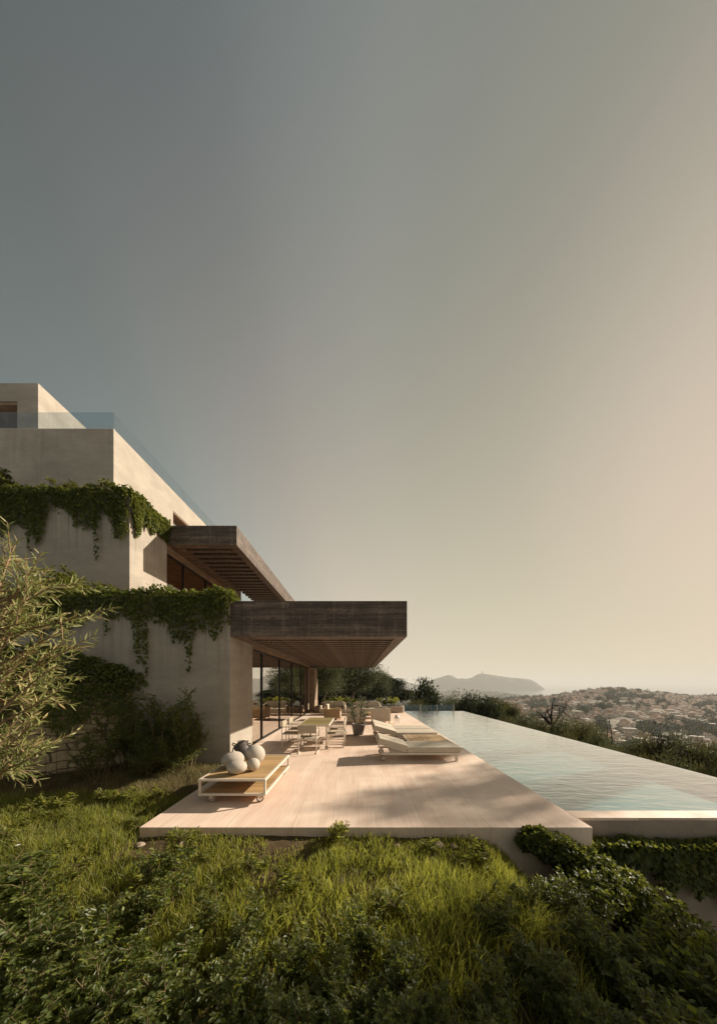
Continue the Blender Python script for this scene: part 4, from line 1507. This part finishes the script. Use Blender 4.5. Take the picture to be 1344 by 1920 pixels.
# ---- shrubs on the terrace above the ground-floor wall
for k, sd in enumerate((71, 72)):
    proto('tr%d' % k, 'terrace_shrub', shrub_mesh('terrace_shrub', sd, .9, .55, 12, 18, 10, .085, .045, False, .4, .30), L_IVY, STEM, 'shrub', 'shrubs behind the ground-floor parapet', .9)
for px, py, Y, k, s, lab in ((150, 1083, 8.3, 0, 1.0, 'rounded sunlit shrub at the left of the terrace parapet'), (205, 1098, 8.2, 1, .9, 'bushy shrub on the terrace at the right of the rounded one'),
                             (110, 1062, 8.6, 1, 1.0, 'dark leggy shrub climbing against the upper wall'), (265, 1103, 8.1, 0, .7, 'low light green shrub at the foot of the upper wall corner'),
                             (412, 1100, 7.95, 0, .85, 'round bright shrub at the right end of the terrace parapet, above the lower canopy'), (60, 1085, 8.2, 1, 1.1, 'shrub on the terrace behind the willow-leaved tree'), (385, 1108, 7.9, 1, .7, 'small shrub just left of the round bright one on the parapet'),
                             (235, 1105, 8.0, 1, .7, 'low shrub between the bushy one and the upper wall corner')):
    p = at(px, py, Y)
    put('tr%d' % k, p.x, Y, 4.07, (p.z - 4.07) / .9, lab, sx=s)
# upper roof shrubs
for px, py, lab in ((20, 885, 'dark shrub on the higher terrace at the far left'), (128, 902, 'pale green tuft on top of the higher ivy')):
    p = at(px, py, 10.3)
    put('tr1', p.x, 10.3, 8.37, (p.z - 8.37) / .9, lab)

# ---- old stone wall at the left with its ivy, and the dark bush at the house wall
sw = thing('stone_wall', (-7.0, 6.4, 0), 'old honey-coloured stone wall running from the house wall towards the left foreground', 'wall')
a, b = Vector((-5.88, 7.50)), Vector((-9.6, 4.9))
dv = (b - a).normalized()
nv = Vector((dv.y, -dv.x))
if nv.y > 0:
    nv = -nv
ln = (b - a).length
m = MB()
ns = 26
for i in range(ns):
    s0, s1_ = ln * i / ns, ln * (i + 1) / ns
    top = 1.92 - .012 * i + random.uniform(-.05, .05)
    q = [a + dv * s0 - nv * .30, a + dv * s0, a + dv * s1_, a + dv * s1_ - nv * .30]
    m.prism([(v.x, v.y) for v in q], -.6, top)
part('masonry', m, STONE, sw, .015, True)
m = MB()
for i in range(9):
    s0 = ln * i / 9 + .02
    q = [a + dv * s0 - nv * .36, a + dv * s0 + nv * .05, a + dv * (s0 + ln / 9 - .03) + nv * .05, a + dv * (s0 + ln / 9 - .03) - nv * .36]
    m.prism([(v.x, v.y) for v in q], 1.94 - .033 * i, 2.02 - .033 * i)
part('capping', m, ROCK, sw, .012, True)
n3 = (nv.x, nv.y, 0)
p0 = a + nv * .03
p1 = b + nv * .03
hf4 = hangf(.8, .4, [(.5, .3, .9), (1.3, .4, 1.2), (2.2, .15, 1.5), (3.0, .3, 1.0)], 35)
s6 = ivy_strip((p0.x, p0.y, 1.98), (p1.x, p1.y, 1.75), n3, 10000, hf4, .22, .16, .07, r, .4)
mw = [((p0.x + (p1.x - p0.x) * t, p0.y + .1 + (p1.y - p0.y) * t, 2.02 - .1 * t + dz), (.42, .34, rz_)) for t, dz, rz_ in ((.02, .0, .26), (.10, .1, .34), (.19, .22, .42), (.28, .35, .5), (.38, .4, .55), (.5, .35, .5), (.62, .3, .5), (.75, .3, .45))]
ivy_thing('wall_ivy', (-7.0, 6.4, 1.9), [s6, mound(mw, 1100, r)], .07, .058, L_IVY, 'ivy draped over the top of the old stone wall', 'ivy on the old stone wall', r)

for k, sd in enumerate((81, 82)):
    proto('wb%d' % k, 'dark_bush', shrub_mesh('dark_bush', sd, 1.5, .80, 12, 22, 11, .072, .036, False, .45, .24), L_SHRUB, STEM, 'bush', 'dark bushes at the foot of the house wall', 1.5)
for px, py, Y, k, sx, lab in ((300, 1290, 7.0, 0, .75, 'tall dark bush against the house wall, highest of its group'), (350, 1318, 6.95, 1, .65, 'dark bush nearest the wall corner, reaching to the right'), (235, 1320, 6.7, 1, .85, 'dark bush in front of the end of the stone wall'),
                              (185, 1350, 6.3, 0, .8, 'dark bush in front of the stone wall, leftmost of its group'), (330, 1375, 6.75, 0, .9, 'low dark bush spreading at the foot of the house wall'), (270, 1380, 6.5, 1, .9, 'low dark bush in front of the taller ones by the wall')):
    p = at(px, py, Y)
    z0 = float(garden_z(p.x, Y)) - .03
    put('wb%d' % k, p.x, Y, z0, (p.z - z0) / 1.5, lab, sx=sx * 1.5 / max(p.z - z0, .6) * .8 if p.z - z0 < 1.3 else sx)


# ---- narrow-leaved tree at the left edge
def willow():
    r = np.random.default_rng(5)
    base = Vector((-3.35, 2.55, -.15))
    c = thing('willow_leaved_tree', base, 'sunlit narrow-leaved tree reaching in from the left edge', 'tree')
    tr = MB()
    forks = [Vector((-3.3, 2.5, .5)), Vector((-3.22, 2.45, 1.1)), Vector((-3.15, 2.4, 1.7)), Vector((-3.1, 2.38, 2.3)), Vector((-3.05, 2.4, 2.8))]
    tr.tube([base] + forks, [.06, .055, .047, .036, .025, .012], 9)
    tg = [(35, 1012), (78, 1035), (20, 1050), (212, 1140), (180, 1190), (140, 1228), (120, 1290), (85, 1345), (72, 1400), (30, 1440), (178, 1105), (150, 1095), (118, 1150), (100, 1100), (60, 1090),
          (90, 1200), (150, 1165), (60, 1150), (40, 1240), (105, 1250), (60, 1300), (30, 1340), (110, 1310), (50, 1390), (20, 1420), (70, 1430), (25, 1200), (10, 1120), (15, 1290), (-20, 1060), (-30, 1150), (-40, 1240),
          (-20, 1350), (-60, 1100), (-70, 1300), (-50, 1000), (10, 1080), (130, 1190), (75, 1260), (95, 1160)]
    tg += [(float(r.uniform(-90, 120)), float(r.uniform(1080, 1450))) for _ in range(22)]
    P, D, Nn, lens = [], [], [], []
    tw = MB()
    for px, py in tg:
        Y = float(r.uniform(2.0, 2.75))
        e = at(px, py, Y)
        s = min(forks, key=lambda q: abs(q.z - (e.z - .35))) + Vector((r.normal() * .02, r.normal() * .02, r.normal() * .15))
        mid = (s + e) / 2 + Vector((r.normal() * .06, r.normal() * .06, .02 + r.normal() * .07))
        ts = np.linspace(0, 1, 9)
        pts = [(1 - t) ** 2 * s + 2 * t * (1 - t) * mid + t * t * e for t in ts]
        tw.tube(pts, list(np.linspace(.011, .0028, 9)), 5)
        # side twigs
        subs = [(pts, .35)]
        for k in range(3):
            t = r.uniform(.35, .8)
            p = (1 - t) ** 2 * s + 2 * t * (1 - t) * mid + t * t * e
            dirv = ((e - s).normalized() + Vector(r.normal(size=3) * .65)).normalized()
            ee = p + dirv * float(r.uniform(.14, .30))
            q = [p, (p + ee) / 2 + Vector((0, 0, .01)), ee]
            tw.tube(q, [.005, .0035, .002], 4)
            subs.append((q, .1))
        for pl, t0 in subs:
            pl = [np.array(p) for p in pl]
            segs = np.array([np.linalg.norm(pl[i + 1] - pl[i]) for i in range(len(pl) - 1)])
            cum = np.concatenate([[0], np.cumsum(segs)])
            tot = cum[-1]
            nl = max(5, int((1 - t0) * tot / .0185))
            for j in range(nl):
                q = tot * (t0 + (1 - t0) * (j + .5) / nl)
                i = min(np.searchsorted(cum, q) - 1, len(segs) - 1)
                i = max(i, 0)
                f_ = (q - cum[i]) / segs[i]
                p = pl[i] * (1 - f_) + pl[i + 1] * f_
                d = (pl[i + 1] - pl[i]) / segs[i]
                a_ = j * 2.4
                u = np.cross(d, [0.1, .2, 1.0])
                u /= np.linalg.norm(u)
                v = np.cross(d, u)
                sd = u * math.cos(a_) + v * math.sin(a_)
                P.append(p)
                D.append(d * .75 + sd * .62 + r.normal(size=3) * .13)
                Nn.append(d - sd * .2 + r.normal(size=3) * .3)
                lens.append(.095 * (1.0 - .25 * (j / nl)) * r.uniform(.75, 1.2))
    n = len(P)
    V, f = leaves(np.array(P), np.array(D), np.array(Nn), np.array(lens), .0125 * r.uniform(.8, 1.2, n), True, .1, .06)
    part('trunk', tr, BARK, c, 0, True, True)
    part('branches', tw, STEM_R, c, 0, True)
    leaf_obj('foliage', V, f, L_OLE, c, base)


willow()


# ---- trees beyond the terrace
def tree_meshes(seed, h, rx, rz, trunk_h, nclump, lpc, L, W, clump_r=.24, nlimb=7, multi=1):
    """unit tree rooted at the origin"""
    r = np.random.default_rng(seed)
    m = MB()
    cz = h - rz
    cl = []
    while len(cl) < nclump:
        d = rdir(1, .15, r)[0]
        k = r.uniform(.35, 1.0) ** .6
        lump = .7 + .5 * fbm(np.array([d[0] * 1.7 + seed]), np.array([d[1] * 1.7 + d[2] * 2 + 9.0]), seed, 2)[0]
        cl.append(np.array([d[0] * rx, d[1] * rx, d[2] * rz]) * k * lump + [0, 0, cz])
    cl = np.array(cl)
    for t in range(multi):
        off = np.array([math.cos(t * 2.2), math.sin(t * 2.2), 0]) * (.18 if multi > 1 else 0)
        top = np.array([r.normal() * rx * .12, r.normal() * rx * .12, cz]) + off * rx * 2
        b = off * .8
        tm = (b + top) / 2 + r.normal(size=3) * [h * .03, h * .03, 0]
        tr = h * .026
        m.tube([b - [0, 0, .4], b * .8 + tm * .2, tm, top], [tr * 1.3, tr, tr * .8, tr * .4], 8)
        idx = r.choice(nclump, min(nclump, nlimb * 4), False)
        for i in idx:
            t_ = r.uniform(.35, 1)
            s = tm * (1 - t_) + top * t_
            e = cl[i]
            mid = (s + e) / 2 + r.normal(size=3) * rx * .07 - [0, 0, rz * .06]
            m.tube([s, mid, e], [tr * .38, tr * .25, tr * .08], 5, False)
    P, D = [], []
    for c in cl:
        k = int(lpc * r.uniform(.6, 1.3))
        g_ = np.clip(r.normal(size=(k, 3)), -1.7, 1.7) * np.array([1, 1, .72]) * clump_r * rx * r.uniform(.65, 1.25)
        P.append(c + g_)
        D.append(unit(g_ + r.normal(size=(k, 3)) * .25 * rx * clump_r) + rdir(k, 0, r) * .6)
    P, D = np.concatenate(P), np.concatenate(D)
    n = len(P)
    V, f = leaves(P, D, rdir(n, .6, r), L * r.uniform(.6, 1.3, n), W * r.uniform(.6, 1.2, n), False, .1, .05)
    kx = rx / np.percentile(np.hypot(V[:, 0], V[:, 1]), 97)
    z1, z0 = np.percentile(V[:, 2], 99.3), np.percentile(V[:, 2], 1)
    kz = (h - (h - 2 * rz)) / (z1 - z0)
    zmap = lambda z: np.where(z > z0, (h - 2 * rz) + (z - z0) * kz, z * (h - 2 * rz) / z0) if z0 > .1 else z * h / z1
    V = np.stack([V[:, 0] * kx, V[:, 1] * kx, zmap(V[:, 2])], 1)
    m.v = [(a * kx, b * kx, float(zmap(np.array(c)))) for a, b, c in m.v]
    return m.mesh('trunk', smooth=True), mk_mesh('crown', V, f)


def tree(name, x, y, z, meshes, lm, bm, label, cat='tree', group=None, s=(1, 1, 1), rz=0):
    c = thing(name, (x, y, z), label, cat, group, rz)
    c.scale = s
    link('trunk', meshes[0], bm, c)
    link('crown', meshes[1], lm, c)
    return c


GT = 'trees beyond the terrace'
T_OL = tree_meshes(201, 5, 2.3, 1.8, 1.5, 90, 330, .20, .06, .22, 8, 2)
T_OK = tree_meshes(202, 5, 2.2, 2.0, 1.2, 110, 300, .19, .11, .19, 7)
T_OK2 = tree_meshes(203, 5, 2.0, 2.2, 1.0, 80, 330, .19, .11, .22, 7)
T_BR = tree_meshes(204, 4, 2.0, 1.7, .6, 80, 280, .15, .05, .22, 7, 3)
T_BR2 = tree_meshes(205, 4, 2.2, 1.5, .6, 95, 240, .15, .05, .20, 8, 3)
T_PN = tree_meshes(206, 6, 2.0, 1.0, 3.0, 60, 280, .18, .05, .22, 8)


def tree_at(px, ytop, hw, Y, meshes, h0, rx0, lm, bm, label, name, cat='tree', group=GT, zb=None):
    p = at(px, ytop, Y)
    zb = float(land_z(p.x, Y)) if zb is None else zb
    hh = max(p.z - zb, .8)
    w = hw / F * Y / rx0
    return tree(name, p.x, Y, zb, meshes, lm, bm, label, cat, group, (w, w, hh / h0), random.uniform(0, 6))


tl = [(655, 1236, 58, 31, T_OL, 5, 2.3, L_OLIVE, BARK, 'large olive tree with silvery crown behind the far seating', 'olive_tree', 0),
      (598, 1238, 50, 24.5, T_OL, 5, 2.3, L_OLIVE, BARK, 'olive tree behind the timber pier of the house', 'olive_tree', 0),
      (702, 1262, 34, 40, T_OL, 5, 2.3, L_OLIVE, BARK, 'olive tree at the right of the large one, partly behind it', 'olive_tree', 0),
      (724, 1272, 36, 46, T_OK, 5, 2.2, L_OAK, BARK_D, 'dark evergreen oak just right of the canopy corner', 'evergreen_oak', -1),
      (752, 1293, 28, 47, T_OK2, 5, 2.0, L_OAK, BARK_D, 'low dark oak above the far end of the deck edge', 'evergreen_oak', -1),
      (676, 1285, 50, 40, T_OK, 5, 2.2, L_OAK, BARK_D, 'dark oak far behind the seating sofas', 'evergreen_oak', -1),
      (620, 1285, 60, 35, T_OK2, 5, 2.0, L_OAK, BARK_D, 'dark oak behind the two olive trees', 'evergreen_oak', -1),
      (798, 1284, 33, 33, T_OK2, 5, 2.0, L_OAK, BARK_D, 'round dark oak standing alone above the turquoise pool corner', 'evergreen_oak', None),
      (780, 1316, 35, 27, T_BR2, 4, 2.2, L_BRUSH, BARK_D, 'low brush at the foot of the lone round oak', 'brush', None),
      (846, 1308, 30, 36, T_BR, 4, 2.0, L_OLIVE, BARK, 'grey green bush right of the lone round oak', 'brush', None),
      (880, 1312, 32, 33, T_OK, 5, 2.2, L_OAK, BARK_D, 'dark spreading oak above the far pool corner', 'evergreen_oak', None),
      (910, 1316, 34, 27, T_OK2, 5, 2.0, L_OAK, BARK_D, 'dark low oak beside the far pool corner', 'evergreen_oak', None),
      (935, 1311, 26, 31, T_PN, 6, 2.0, L_BRUSH, BARK_D, 'flat-topped young pine above the pool edge', 'pine_tree', None),
      (962, 1322, 18, 28, T_PN, 6, 2.0, L_BRUSH, BARK_D, 'slim flat-topped pine right of the first one', 'pine_tree', None)]
for px, yt, hw, Y, ms, h0, rx0, lm, bm, lab, nm, zb in tl:
    tree_at(px, yt, hw, Y, ms, h0, rx0, lm, bm, lab, nm, 'tree' if nm != 'brush' else 'bush', GT, zb)
bl = [(985, 1342, 34, 22), (1018, 1352, 32, 21), (1060, 1350, 40, 19), (1095, 1356, 40, 17), (1120, 1375, 30, 15), (1160, 1408, 30, 13.5), (1192, 1392, 40, 14), (1236, 1384, 52, 13.5), (1285, 1392, 48, 12.8), (1330, 1398, 52, 12), (1390, 1400, 60, 12),
      (1215, 1422, 50, 10.8), (1270, 1428, 50, 10.2), (1320, 1440, 50, 9.6), (1375, 1440, 50, 10), (1065, 1378, 30, 14.5), (1000, 1368, 30, 18), (950, 1345, 24, 25), (1140, 1400, 26, 13)]
for i, (px, yt, hw, Y) in enumerate(bl):
    tree_at(px, yt, hw, Y, (T_BR, T_BR2)[i % 2], 4, (2.0, 2.2)[i % 2], L_BRUSH, BARK_D, 'olive brown brush on the slope just beyond the pool edge', 'brush', 'bush', 'brush along the pool edge')


# bare trees
def bare(name, px, ybase, Y, spec, label, r0):
    base = at(px, ybase, Y)
    zb = float(land_z(base.x, Y))
    c = thing(name, (base.x, Y, zb), label, 'tree')
    m = MB()
    r = np.random.default_rng(17)

    def grow(p, e, rad, lev):
        mid = (p + e) / 2 + Vector(r.normal(size=3)) * (e - p).length * .12
        m.tube([p, mid, e], [rad, rad * .8, rad * .55], 6 if lev == 0 else 5)
        if lev < 3:
            for k in range(3 if lev < 2 else 2):
                t = r.uniform(.35, 1)
                s = mid * (1 - t) + e * t
                d = ((e - p).normalized() + Vector(r.normal(size=3) * .75)).normalized()
                grow(s, s + d * (e - p).length * r.uniform(.3, .55), rad * .45, lev + 1)
    m.tube([(0, 0, 0), (.05, 0, base.z - zb)], [r0 * 1.5, r0], 8)
    for (tx, ty) in spec:
        e = at(tx, ty, Y + r.normal() * .5) - Vector((base.x, Y, zb))
        grow(Vector((.05, 0, base.z - zb)), e, r0 * .62, 0)
    part('branches', m, BARK_D, c, 0, False, True)


bare('bare_tree', 1034, 1362, 20, [(1012, 1338), (1025, 1333), (1035, 1322), (1048, 1336), (1056, 1334), (1020, 1344)], 'leafless dark tree with crooked branches beyond the pool edge', .12)
bare('bare_sapling', 1142, 1405, 15, [(1142, 1352), (1146, 1375), (1138, 1365)], 'thin bare sapling rising from the brush against the town', .04)
bare('bare_tree', 1290, 1430, 10.5, [(1240, 1395), (1275, 1400), (1310, 1398), (1265, 1412)], 'leafless branching shrub amid the brush at the right edge', .035)

# trees outside the picture at the right, whose shade falls on the deck and the meadow
T_SH = tree_meshes(207, 22, 1.40, 2.9, 8, 52, 56, .34, .17, .26, 9)
T_SH2 = tree_meshes(208, 22, 1.5, 1.3, 8, 18, 60, .30, .15, .24, 6)
T_SH3 = tree_meshes(209, 22, 1.2, 1.2, 8, 9, 40, .28, .13, .22, 5)
SHADE = [(25.0, 12.3, 16.2, 22, 1, T_SH, L_OAK), (28.0, 16.9, 15.6, 22, 1, T_SH2, L_OAK), (31.0, 21.3, 17.0, 22, 1, T_SH3, L_OAK)]
for (x, y, top, rz_, rx_, ms, lm) in SHADE:
    zb = float(land_z(x, y)) - .5
    tree('shade_pine', x, y, zb, ms, lm, BARK, 'tall pine on the slope at the right, outside the picture', 'tree', 'pines outside the picture', (1, 1, (top - zb) / 22), x)

# ---- potted plant, planter plants
pt = thing('potted_plant', (0.0, 10.95, 0), 'airy grey-leaved plant in a rough dark stone pot by the dining table', 'potted plant')
part('pot', MB().lathe([(.17, 0.002), (.19, .03), (.25, .36), (.265, .43), (.255, .435), (.23, .40), (.20, .34)], 26), POTSTONE, pt, 0, False, True)
part('soil', MB().lathe([(.05, .375), (.225, .378), (.22, .385), (.05, .40)], 20), SOIL, pt)
sm_, lm_ = shrub_mesh('potted', 301, 1.3, .60, 9, 12, 10, .075, .034, False, .6, .22)
for me in (sm_, lm_):
    me.transform(Matrix.Translation((0, 0, .36)))
link('stem', sm_, STEM, pt)
link('foliage', lm_, L_SAGE, pt)
proto('pl', 'planter_shrub', shrub_mesh('planter_shrub', 311, .6, .5, 14, 14, 8, .10, .03, False, .7, .4), L_GRASS, STEM, 'shrub', 'shrubs in the planter wall', .6)
proto('pld', 'planter_shrub', shrub_mesh('planter_shrub', 312, .6, .5, 14, 14, 8, .10, .04, False, .5, .4), L_IVY, STEM, 'shrub', 'shrubs in the planter wall', .6)
for k, x, s, lab in (('pl', 2.35, 1.0, 'bright green shrub at the right end of the planter wall'), ('pld', 1.65, .9, 'darker shrub next to the bright one in the planter wall'), ('pl', -1.2, 1.0, 'green shrub in the planter wall behind the wooden armchair'), ('pld', -.45, .95, 'green shrub in the planter wall behind the potted plant'), ('pld', -2.1, .9, 'shrub in the planter wall beside the timber pier')):
    put(k, x, 19.7, .44, s, lab)

# reed clump at the right foreground
rb = thing('reed_clump', (3.05, 2.45, float(garden_z(3.05, 2.45))), 'arching reed with long blades at the lower right edge', 'reed')
rr_ = np.random.default_rng(9)
nb = 60
Pb = np.stack([rr_.normal(size=nb) * .09, rr_.normal(size=nb) * .09, np.zeros(nb)], 1)
Vb, fb = blades(Pb, rr_.uniform(.9, 1.65, nb), np.full(nb, .017), rr_.uniform(.2, .6, nb), rr_)
leaf_obj('blades', Vb, fb, L_GRASS, rb)

# ------------------------------------------------------------------ the town across the valley
WHITE = plain('town_render', (0.60, 0.54, 0.47), 0.9, 0, 0.1, 0.05, 1)
OCHRE = plain('town_ochre', (0.44, 0.36, 0.28), 0.9, 0, 0.1, 0.05, 1)
ROOF = plain('roof_tile', (0.27, 0.165, 0.11), 0.9, 0, 0.1, 0.15, 3)
PANE = plain('dark_pane', (0.03, 0.03, 0.035), 0.3)


def house_proto(name, w, d, h, wing, roofkind, wall, label):
    c = thing(name, (0, 0, 0), label, 'house', 'houses of the valley town')
    m = MB().box(-w / 2, w / 2, -d / 2, d / 2, -6, h)
    if wing:
        m.box(w / 2 + .01, w / 2 + wing, -d / 2 + .5, d / 2 - 1, -6, h * .62)
        m.box(-w / 2 - wing * .7, -w / 2 - .01, -d / 2 - 1.5, d / 2 - 2, -6, h * .45)
    part('wall', m, wall, c)
    rf = MB()

    def hip(x0, x1, y0, y1, z, rise):
        o_ = .5
        i_ = min(x1 - x0, y1 - y0) * .45
        rf.add([(x0 - o_, y0 - o_, z), (x1 + o_, y0 - o_, z), (x1 + o_, y1 + o_, z), (x0 - o_, y1 + o_, z), (x0 + i_, (y0 + y1) / 2, z + rise), (x1 - i_, (y0 + y1) / 2, z + rise)],
               [(0, 1, 5, 4), (1, 2, 5), (2, 3, 4, 5), (3, 0, 4), (3, 2, 1, 0)])
    if roofkind:
        hip(-w / 2, w / 2, -d / 2, d / 2, h + .02, 2.0)
        if wing:
            hip(w / 2 + .5, w / 2 + wing, -d / 2 + .5, d / 2 - 1, h * .62 + .02, 1.2)
        part('roof', rf, ROOF, c)
    else:
        part('roof', MB().box(-w / 2 - .2, w / 2 + .2, -d / 2 - .2, d / 2 + .2, h + .01, h + .5), wall, c)
    for k in range(3):
        x = (-.32 + .32 * k) * w
        part('window', MB().box(x - .7, x + .7, -d / 2 - .06, -d / 2 + .02, h * .55, h * .55 + 1.6), PANE, c)
    return c


hps = [house_proto('town_house', 12, 9, 6.2, 5, True, WHITE, 'pale house with terracotta hip roof on the far town hill'),
       house_proto('town_house', 10, 8, 5.6, 0, True, OCHRE, 'ochre house with terracotta hip roof on the far town hill'),
       house_proto('town_villa', 16, 9, 6.4, 6, False, WHITE, 'pale flat-roofed villa on the far town hill'),
       house_proto('town_house', 9, 8, 7.5, 4, True, WHITE, 'tall pale house with terracotta roof on the far town hill')]
used = [False] * 4
rt = np.random.default_rng(404)
sites = []
tries = 0
while len(sites) < 950 and tries < 60000:
    tries += 1
    px = rt.uniform(845, 1440)
    Y = 270 * (3.4 ** rt.uniform(0, 1))
    if px < 950 and Y < 420:
        continue
    x = (px - VX) / F * Y
    if fbm(np.array([px / 60.0]), np.array([Y / 90.0]), 88, 3)[0] < .43:
        continue
    if any((x - a_) ** 2 + (Y - b_) ** 2 < 12 ** 2 for a_, b_ in sites):
        continue
    sites.append((x, Y))
sites.sort(key=lambda q: q[1])


def simple(c):
    return c


stuffV = MB()
stuffR = MB()
for i, (x, Y) in enumerate(sites):
    z = float(land_z(x, Y))
    if i < 285:
        k = int(rt.integers(0, 4))
        c = hps[k] if not used[k] else copy_tree(hps[k])
        used[k] = True
        c.location = (x, Y, z + .5)
        s = rt.uniform(.5, .85)
        c.scale = (s, s, s)
        c.rotation_euler = (0, 0, math.atan2(-x, Y) + rt.normal() * .5)
    else:
        w_, d_, h_ = rt.uniform(6, 12), rt.uniform(6, 9), rt.uniform(4, 7)
        stuffV.box(x - w_ / 2, x + w_ / 2, Y - d_ / 2, Y + d_ / 2, z - 5, z + h_)
        if rt.uniform() < .75:
            stuffR.add([(x - w_ / 2 - .5, Y - d_ / 2 - .5, z + h_ + .02), (x + w_ / 2 + .5, Y - d_ / 2 - .5, z + h_ + .02), (x + w_ / 2 + .5, Y + d_ / 2 + .5, z + h_ + .02), (x - w_ / 2 - .5, Y + d_ / 2 + .5, z + h_ + .02), (x - w_ / 4, Y, z + h_ + 2.2), (x + w_ / 4, Y, z + h_ + 2.2)],
                       [(0, 1, 5, 4), (1, 2, 5), (2, 3, 4, 5), (3, 0, 4)])
for q in range(420):                            # the low town on the coastal plain
    px, Y = rt.uniform(700, 985), rt.uniform(1500, 3600)
    x = (px - VX) / F * Y
    z = float(land_z(x, Y))
    if z < -99.5:
        continue
    w_, d_, h_ = rt.uniform(12, 30), rt.uniform(10, 16), rt.uniform(6, 14)
    stuffV.box(x - w_ / 2, x + w_ / 2, Y - d_ / 2, Y + d_ / 2, z - 3, z + h_)
fm = stuffV.mesh('distant_houses')
fm.materials.append(WHITE)
fm.materials.append(ROOF)
nv_ = len(stuffV.v)
bmv = stuffV.v + stuffR.v
bmf = stuffV.f + [tuple(i + nv_ for i in f) for f in stuffR.f]
me = bpy.data.meshes.new('distant_houses')
me.from_pydata(bmv, [], bmf)
me.materials.append(WHITE)
me.materials.append(ROOF)
me.polygons.foreach_set('material_index', [0] * len(stuffV.f) + [1] * len(stuffR.f))
o = link('distant_houses', me, None)
o['kind'] = 'stuff'

# wooded cover of the hill: one mass of tree crowns
n = 5200
px = rt.uniform(690, 1460, n)
Y = 150 * (7.2 ** rt.uniform(0, 1, n))
x = (px - VX) / F * Y
keep = (fbm(px / 45.0 + 3, Y / 70.0 + 3, 66, 3) > .38) | (Y < 215)
x, Y = x[keep], Y[keep]
# leave the house fronts free
sa = np.array(sites)
ok = np.ones(len(x), bool)
for a_, b_ in sites:
    dx, dy = x - a_, Y - b_
    ok &= ~((np.abs(dx + dy * 0 - 0) < 8) & (dy > -13) & (dy < 7))
x, Y = x[ok], Y[ok]
z = land_z(x, Y)
n = len(x)
R_ = rt.uniform(2.6, 6.0, n) * (1 + .3 * (Y > 600))
hh = R_ * rt.uniform(.7, 1.25, n)
K = 110
dd = rdir(n * K, .2, rt).reshape(n, K, 3)
rad = (1 - .5 * rt.uniform(0, 1, (n, K)) ** 2)[..., None]
C = np.stack([x, Y, z + hh * .75], 1)[:, None, :]
P = C + dd * rad * np.stack([R_, R_, hh], 1)[:, None, :]
L = np.repeat(R_ * .42, K)
P = P.reshape(-1, 3)
D = (dd.reshape(-1, 3) * .5 + rdir(n * K, 0, rt))
V, f = leaves(P, D, dd.reshape(-1, 3) + [0, 0, .3], L, L * .8, False, .1, .05)
o = leaf_obj('hillside_woods', V, f, L_FAR)
o['kind'] = 'stuff'
# scrub of the plain further out
n = 1800
px = rt.uniform(690, 1010, n)
Y = rt.uniform(1200, 3800, n)
x = (px - VX) / F * Y
z = land_z(x, Y)
sel = z > -99
x, Y, z = x[sel], Y[sel], z[sel]
n = len(x)
K = 14
dd = rdir(n * K, .3, rt)
P = np.repeat(np.stack([x, Y, z + 3], 1), K, 0) + dd * rt.uniform(5, 16, (n * K, 1)) * [1, 1, .5]
V, f = leaves(P, dd + rdir(n * K, .4, rt), rdir(n * K, .8, rt), 8, 7, False, .1, .05)
o = leaf_obj('plain_woods', V, f, L_FAR)
o['kind'] = 'stuff'

# ------------------------------------------------------------------ air
hz = bpy.data.materials.new('haze_air')
hz.use_nodes = True
t_ = hz.node_tree
t_.nodes.clear()
ho = t_.nodes.new('ShaderNodeOutputMaterial')
hv = t_.nodes.new('ShaderNodeVolumePrincipled')
hv.inputs['Color'].default_value = (0.84, 0.82, 0.78, 1)
hv.inputs['Density'].default_value = 0.00016
hv.inputs['Anisotropy'].default_value = 0.0
t_.links.new(hv.outputs[0], ho.inputs['Volume'])
o = link('haze', MB().box(-23000, 27000, -400, 25500, -125, 215).mesh('haze'), hz)
o['kind'] = 'stuff'
o.display_type = 'WIRE'
